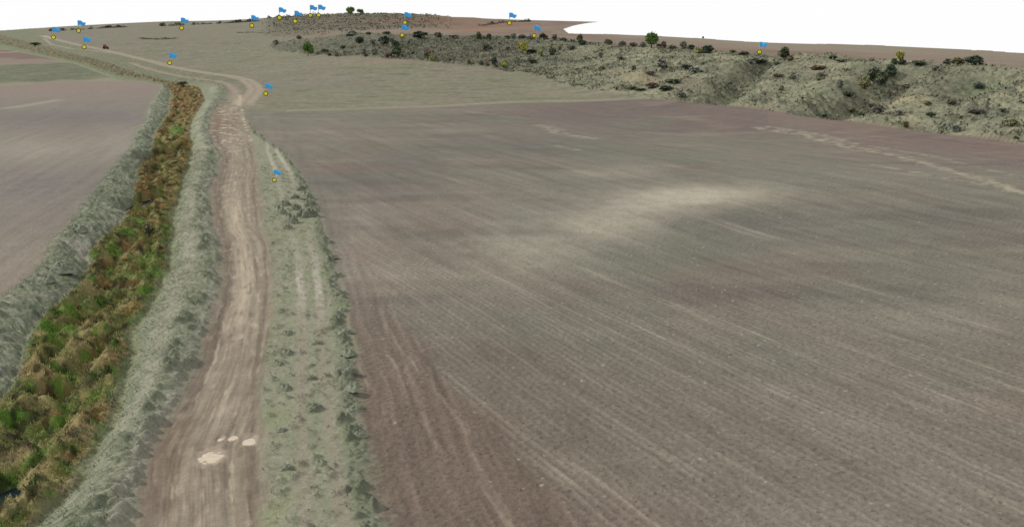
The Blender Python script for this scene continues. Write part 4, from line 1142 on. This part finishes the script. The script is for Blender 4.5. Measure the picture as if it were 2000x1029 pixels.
for px, py, w, h, lab in ((547, 418, 26, 20, 'leftmost tall weed clump on the verge'), (570, 436, 26, 22, 'nearest tall weed clump in the middle of the verge'), (590, 424, 24, 18, 'weed clump between two wheel tracks on the verge'),
                          (606, 424, 28, 22, 'weed clump casting shade at the ploughed field edge'), (598, 388, 22, 16, 'weed clump on the field edge behind the tallest ones'), (604, 402, 22, 14, 'low weed clump on the field edge in mid group'), (590, 372, 18, 12, 'farthest small weed clump at the field edge'),
                          (556, 402, 22, 14, 'low weed clump just behind the leftmost tall one'), (578, 410, 20, 14, 'small weed clump in the centre of the tall group'), (576, 388, 18, 10, 'faint low weed clump at the back of the tall group'), (560, 448, 22, 12, 'small weed clump in front of the tall group')):
    put_tuft('weed_clump', 'weed', px, py, w, h, 'w', lab, 'weed clumps on the verge')
ORD = ['farthest', 'second farthest', 'third farthest', 'fourth farthest', 'fifth farthest', 'middle', 'fifth nearest', 'fourth nearest', 'third nearest', 'second nearest', 'nearest']
for k, (px, py, w, h) in enumerate(((640, 475, 20, 12), (648, 505, 20, 13), (655, 540, 24, 15), (663, 575, 22, 14), (668, 610, 24, 15), (676, 650, 26, 15), (680, 690, 28, 17), (684, 725, 26, 16), (690, 762, 28, 17), (694, 800, 30, 17), (700, 850, 28, 15))):
    put_tuft('weed_tuft', 'weed', px, py, w, h * 0.7, 'w', ORD[k] + ' of the grey green weed tufts lined along the field edge', 'weed row on the near field edge')
for px, py, w, h, lab in ((560, 652, 18, 8, 'farthest'), (618, 672, 24, 10, 'second farthest'), (560, 690, 24, 12, 'third farthest'), (545, 712, 18, 10, 'fourth farthest'), (608, 740, 22, 11, 'fifth farthest'), (556, 760, 26, 14, 'fifth nearest'), (615, 800, 28, 16, 'fourth nearest'), (550, 842, 20, 9, 'third nearest'), (625, 905, 26, 10, 'second nearest'), (562, 915, 26, 12, 'nearest')):
    put_tuft('grass_tuft', 'grass tuft', px, py, w, h, 'w', lab + ' of the small grass tufts dotted on the near verge', 'grass tufts on the near verge')
for px, py, w, h, lab in ((152, 452, 34, 16, 'farthest hump added for a shaded hollow on the left ditch bank'), (120, 528, 46, 22, 'largest hump added for a shaded hollow on the left ditch bank'), (92, 553, 26, 15, 'nearest hump added for a shaded hollow on the left ditch bank')):
    put_tuft('shade_hump', 'weed', px, py, w, h, 'w', lab, 'humps added for shaded hollows on the left bank')  # humps added where the bank only has shaded hollows
put_bush('shrub', 'shrub', 290, 460, 26, 24, 'o', 'dark green shrub standing alone in the ditch plants', 'shrubs in the ditch')
put_bush('shrub', 'shrub', 358, 168, 20, 7, 'o', 'dark green shrub where the ditch meets the bend', 'shrubs in the ditch')
put_bush('shrub', 'shrub', 70, 90, 18, 5, 'd', 'dark green shrub by the far ditch near the left edge', 'shrubs in the ditch')

# ------------------------------------------------------------------ far hedges and weed strips: one ragged mass each
def hedge(name, label, cat, pts, hpx, kind, n=60, wpx=4, group='ragged hedges and weed strips'):
    P0 = [spot(*p) for p in pts]
    base = P0[0]
    e = empty(name, base); tag(e, label, cat, group)
    r = random.Random(len(label) * 7 + len(pts)); verts = []; faces = []
    seg = len(P0) - 1
    for i in range(n):
        t = r.random() * seg; k = min(int(t), seg - 1); q = P0[k] * (1 - (t - k)) + P0[k + 1] * (t - k)
        m = px_size(q); H = hpx * m * r.uniform(0.35, 1.0) * (0.6 + 0.4 * math.sin(t * 9 + i % 3)); W = wpx * m * r.uniform(0.6, 1.4)
        for _ in range(26):
            a = r.uniform(0, 6.28); ra = W * math.sqrt(r.random()); z = H * r.random()
            ra *= math.sqrt(max(0.1, 1 - (z / max(H, .01)) ** 2))
            c = np.array([q[0] + ra * math.cos(a), q[1] + ra * math.sin(a), q[2] + z]) - base
            s = max(H, W * .6) * r.uniform(0.12, 0.25); d1 = np.array([r.gauss(0, 1) for _ in range(3)]); d1 /= np.linalg.norm(d1)
            d2 = np.cross(d1, [r.gauss(0, 1) for _ in range(3)]); d2 /= np.linalg.norm(d2) + 1e-9
            k0 = len(verts); verts += [tuple(c - d1 * s), tuple(c + d2 * s), tuple(c + d1 * s), tuple(c - d2 * s)]; faces.append((k0, k0 + 1, k0 + 2, k0 + 3))
    mesh_obj('foliage', verts, faces, leaf[kind], e)
hedge('hedge', 'dark ragged hedge on the left skyline beside two flags', 'hedge', [(95, 62), (130, 60), (170, 58), (215, 55), (250, 54)], 5.5, 'k', 70, 5)
hedge('hedge', 'long dark hedge along the skyline left of the far hill', 'hedge', [(310, 52), (360, 50), (420, 47), (470, 45), (510, 42)], 6.5, 'k', 90, 5)
hedge('hedge', 'green hedge on the left brow of the far hill', 'hedge', [(524, 37), (550, 34), (575, 30), (600, 28), (632, 27)], 5.5, 'd', 60, 4)
hedge('hedge', 'dark green hedge on the ridge by the single far flag', 'hedge', [(935, 52), (965, 48), (1000, 44), (1036, 43)], 6, 'd', 60, 5)
hedge('weed_strip', 'dark olive weed strip lying across the far fallow field', 'weeds', [(275, 77), (310, 78), (345, 76)], 4, 'o', 50, 5)
hedge('weed_strip', 'thin dark weed strip below the far hill at its left', 'weeds', [(465, 65), (495, 64), (528, 66)], 2.5, 'o', 40, 4)
hedge('weed_strip', 'thin dark weed line at the foot of the scrub slope', 'weeds', [(1482, 213), (1510, 218), (1548, 223)], 2.6, 'k', 40, 2)

# ------------------------------------------------------------------ viewer overlay markers built as solid flags: disc, pole, cloth
m_blue = plain_mat('flag_blue', np.minimum(s2l((58, 150, 228)) / 0.72, 0.92), 0.7, 0.04, 1, 0.1)
m_yel = plain_mat('disc_yellow', np.minimum(s2l((253, 210, 50)) / 0.72, 0.95), 0.6, 0.03, 1, 0.1)
m_rim = plain_mat('disc_rim', s2l((78, 60, 22)) / 1.3, 0.6, 0.05, 1, 0.1)
m_pole = plain_mat('pole_grey', s2l((168, 172, 178)) / 1.3, 0.6, 0.05, 1, 0.2)
def disc_mesh(name, r, y0, y1, zc, mat, n=28, r_in=0.0):
    v = []; f = []
    for y in (y0, y1):
        for i in range(n):
            a = 2 * math.pi * i / n; v.append((r * math.cos(a), y, zc + r * math.sin(a)))
    f.append(tuple(range(n))); f.append(tuple(range(2 * n - 1, n - 1, -1)))
    for i in range(n): f.append((i, n + i, n + (i + 1) % n, (i + 1) % n))
    me = bpy.data.meshes.new(name); me.from_pydata(v, [], f); me.update(); me.materials.append(mat); return me
ZD = 4.3
me_rim = disc_mesh('rim', 4.3, -0.9, 0.9, ZD, m_rim); me_disc = disc_mesh('disc', 3.0, -1.3, -0.905, ZD, m_yel); me_dot = disc_mesh('dot', 0.5, -1.5, -1.305, ZD, m_rim, 10)
v = []; f = []; tube(v, f, (0, 0, 1.0), (0, 0, ZD + 19.6), 0.55, 0.5, 8)
me_pole = bpy.data.meshes.new('pole'); me_pole.from_pydata(v, [], f); me_pole.update(); me_pole.materials.append(m_pole)
v = []; f = []; NX = 14; NZ = 5
for side in (-1, 1):
    for i in range(NX + 1):
        x = 0.5 + 13.4 * i / NX
        top = float(np.interp(x, [0, 3, 6.5, 8.5, 11, 14], [19.4, 19.8, 19.3, 16.6, 15.6, 16.2])); bot = float(np.interp(x, [0, 3, 5.5, 8, 10.5, 12.5, 14], [10.2, 10.8, 10.9, 9.4, 8.9, 10.6, 13.0]))
        wv = 0.9 * math.sin(x * 0.55)
        for j in range(NZ + 1):
            v.append((x, wv + 0.16 * side, ZD + bot + (top - bot) * j / NZ))
S = (NX + 1) * (NZ + 1)
for i in range(NX):
    for j in range(NZ):
        a = i * (NZ + 1) + j; b2 = a + NZ + 1
        f.append((a, b2, b2 + 1, a + 1)); f.append((S + a, S + a + 1, S + b2 + 1, S + b2))
for i in range(NX):
    a = i * (NZ + 1); b2 = a + NZ + 1
    f.append((a, S + a, S + b2, b2)); f.append((a + NZ, b2 + NZ, S + b2 + NZ, S + a + NZ))
for j in range(NZ):
    a = j; f.append((a, a + 1, S + a + 1, S + a)); a = NX * (NZ + 1) + j; f.append((a, S + a, S + a + 1, a + 1))
me_cloth = bpy.data.meshes.new('flag_cloth'); me_cloth.from_pydata(v, [], f); me_cloth.update(); me_cloth.polygons.foreach_set('use_smooth', np.ones(len(f), dtype=bool)); me_cloth.materials.append(m_blue)
FLAGS = [
    (105, 74, 'blue flag farthest left, at the end of the pale track'), (153, 61, 'blue flag before the left skyline hedge'), (165, 93, 'blue flag beside the pale track near the red vehicle'),
    (355, 56, 'blue flag standing alone before the long skyline hedge'), (332, 124, 'blue flag beside the dirt track right of the ditch'), (492, 51, 'blue flag where the long hedge meets the far hill'),
    (546, 36, 'blue flag on the left brow of the far hill'), (577, 43, 'blue flag on the far hill below the brow hedge'), (607, 31, 'left flag of the close pair on the hill top'), (622, 31, 'right flag of the close pair on the hill top'),
    (519, 184, 'blue flag at the sharp bend of the dirt road'), (536, 352, 'nearest blue flag, on the verge by the road'), (791, 45, 'upper flag of two in line on the far hill'), (786, 71, 'lower flag of two in line, on the scrub top edge'),
    (994, 46, 'blue flag on the ridge before the dark green hedge'), (1044, 73, 'blue flag amid the dark bush row on the scrub top'), (1482, 103, 'blue flag farthest right, above a wide silvery shrub'),
]
for px, py, label in FLAGS:
    p = spot(px, py + 4.0); m = px_size(p)
    e = empty('overlay_flag', p); tag(e, label, 'flag', 'blue overlay marker flags')
    e.rotation_euler = (0, 0, -math.atan2(p[0], p[1]))      # overlay marker: turned to the camera and sized by depth
    e.scale = (m, m, m)
    objs = {}
    for nm, me in (('pole', me_pole), ('flag_cloth', me_cloth), ('rim', me_rim)):
        o = bpy.data.objects.new(nm, me); C.objects.link(o); o.parent = e; objs[nm] = o
    dsc = bpy.data.objects.new('disc', me_disc); C.objects.link(dsc); dsc.parent = e
    dot = bpy.data.objects.new('dot', me_dot); C.objects.link(dot); dot.parent = dsc

# ------------------------------------------------------------------ the red vehicle by the track
m_red = plain_mat('red_paint', col(150, 62, 66), 0.5, 0.12, 1, 0.3); m_dark = plain_mat('dark_rubber', col(52, 46, 46), 0.8, 0.1, 2, 0.1); m_glass = plain_mat('cab_glass', col(120, 116, 124), 0.2, 0.05, 1, 0.5); m_pink = plain_mat('faded_roof', col(176, 110, 116), 0.6, 0.1, 1, 0.2)
vp = spot(206, 97); k = px_size(vp) * 10.5 / 4.2
ve_ = empty('parked_vehicle', vp); ve_.scale = (k, k, k); tag(ve_, 'small red farm vehicle parked beside the pale far track', 'vehicle')
def box_part(name, lo, hi, mat, parent, taper=0.0, bev=0.06):
    import bmesh
    bm = bmesh.new(); bmesh.ops.create_cube(bm, size=1.0)
    for vv in bm.verts:
        t = 1 - taper * (vv.co.z + 0.5)
        vv.co = mathutils.Vector(((lo[0] + hi[0]) / 2 + vv.co.x * (hi[0] - lo[0]) * t, (lo[1] + hi[1]) / 2 + vv.co.y * (hi[1] - lo[1]) * t, (lo[2] + hi[2]) / 2 + vv.co.z * (hi[2] - lo[2])))
    bmesh.ops.bevel(bm, geom=bm.edges[:], offset=bev, segments=2, affect='EDGES')
    me = bpy.data.meshes.new(name); bm.to_mesh(me); bm.free(); me.materials.append(mat)
    o = bpy.data.objects.new(name, me); C.objects.link(o); o.parent = parent; return o
box_part('body', (-2.0, -0.85, 0.75), (2.0, 0.85, 1.7), m_red, ve_)
box_part('hood', (0.3, -0.7, 1.7), (1.9, 0.7, 2.05), m_red, ve_, 0.15)
cab = box_part('cab', (-1.8, -0.85, 1.7), (0.35, 0.85, 3.1), m_red, ve_, 0.12)
box_part('roof', (-1.85, -0.9, 3.1), (0.3, 0.9, 3.35), m_pink, ve_)
box_part('window', (-1.35, -0.86, 2.05), (-0.1, -0.78, 2.85), m_glass, cab, 0.1, 0.02)
box_part('windscreen', (0.20, -0.6, 2.05), (0.31, 0.6, 2.85), m_glass, cab, 0.1, 0.02)
def wheel(x, y, r, w):
    n = 20; vv = []; ff = []
    for yy in (y - w / 2, y + w / 2):
        for i in range(n):
            a = 2 * math.pi * i / n; vv.append((x + r * math.cos(a), yy, r + r * math.sin(a)))
    ff.append(tuple(range(n))); ff.append(tuple(range(2 * n - 1, n - 1, -1)))
    for i in range(n): ff.append((i, n + i, n + (i + 1) % n, (i + 1) % n))
    mesh_obj('wheel', vv, ff, m_dark, ve_)
for x, r in ((-1.25, 0.85), (1.3, 0.62)):
    for y in (-0.95, 0.95): wheel(x, y, r, 0.4)
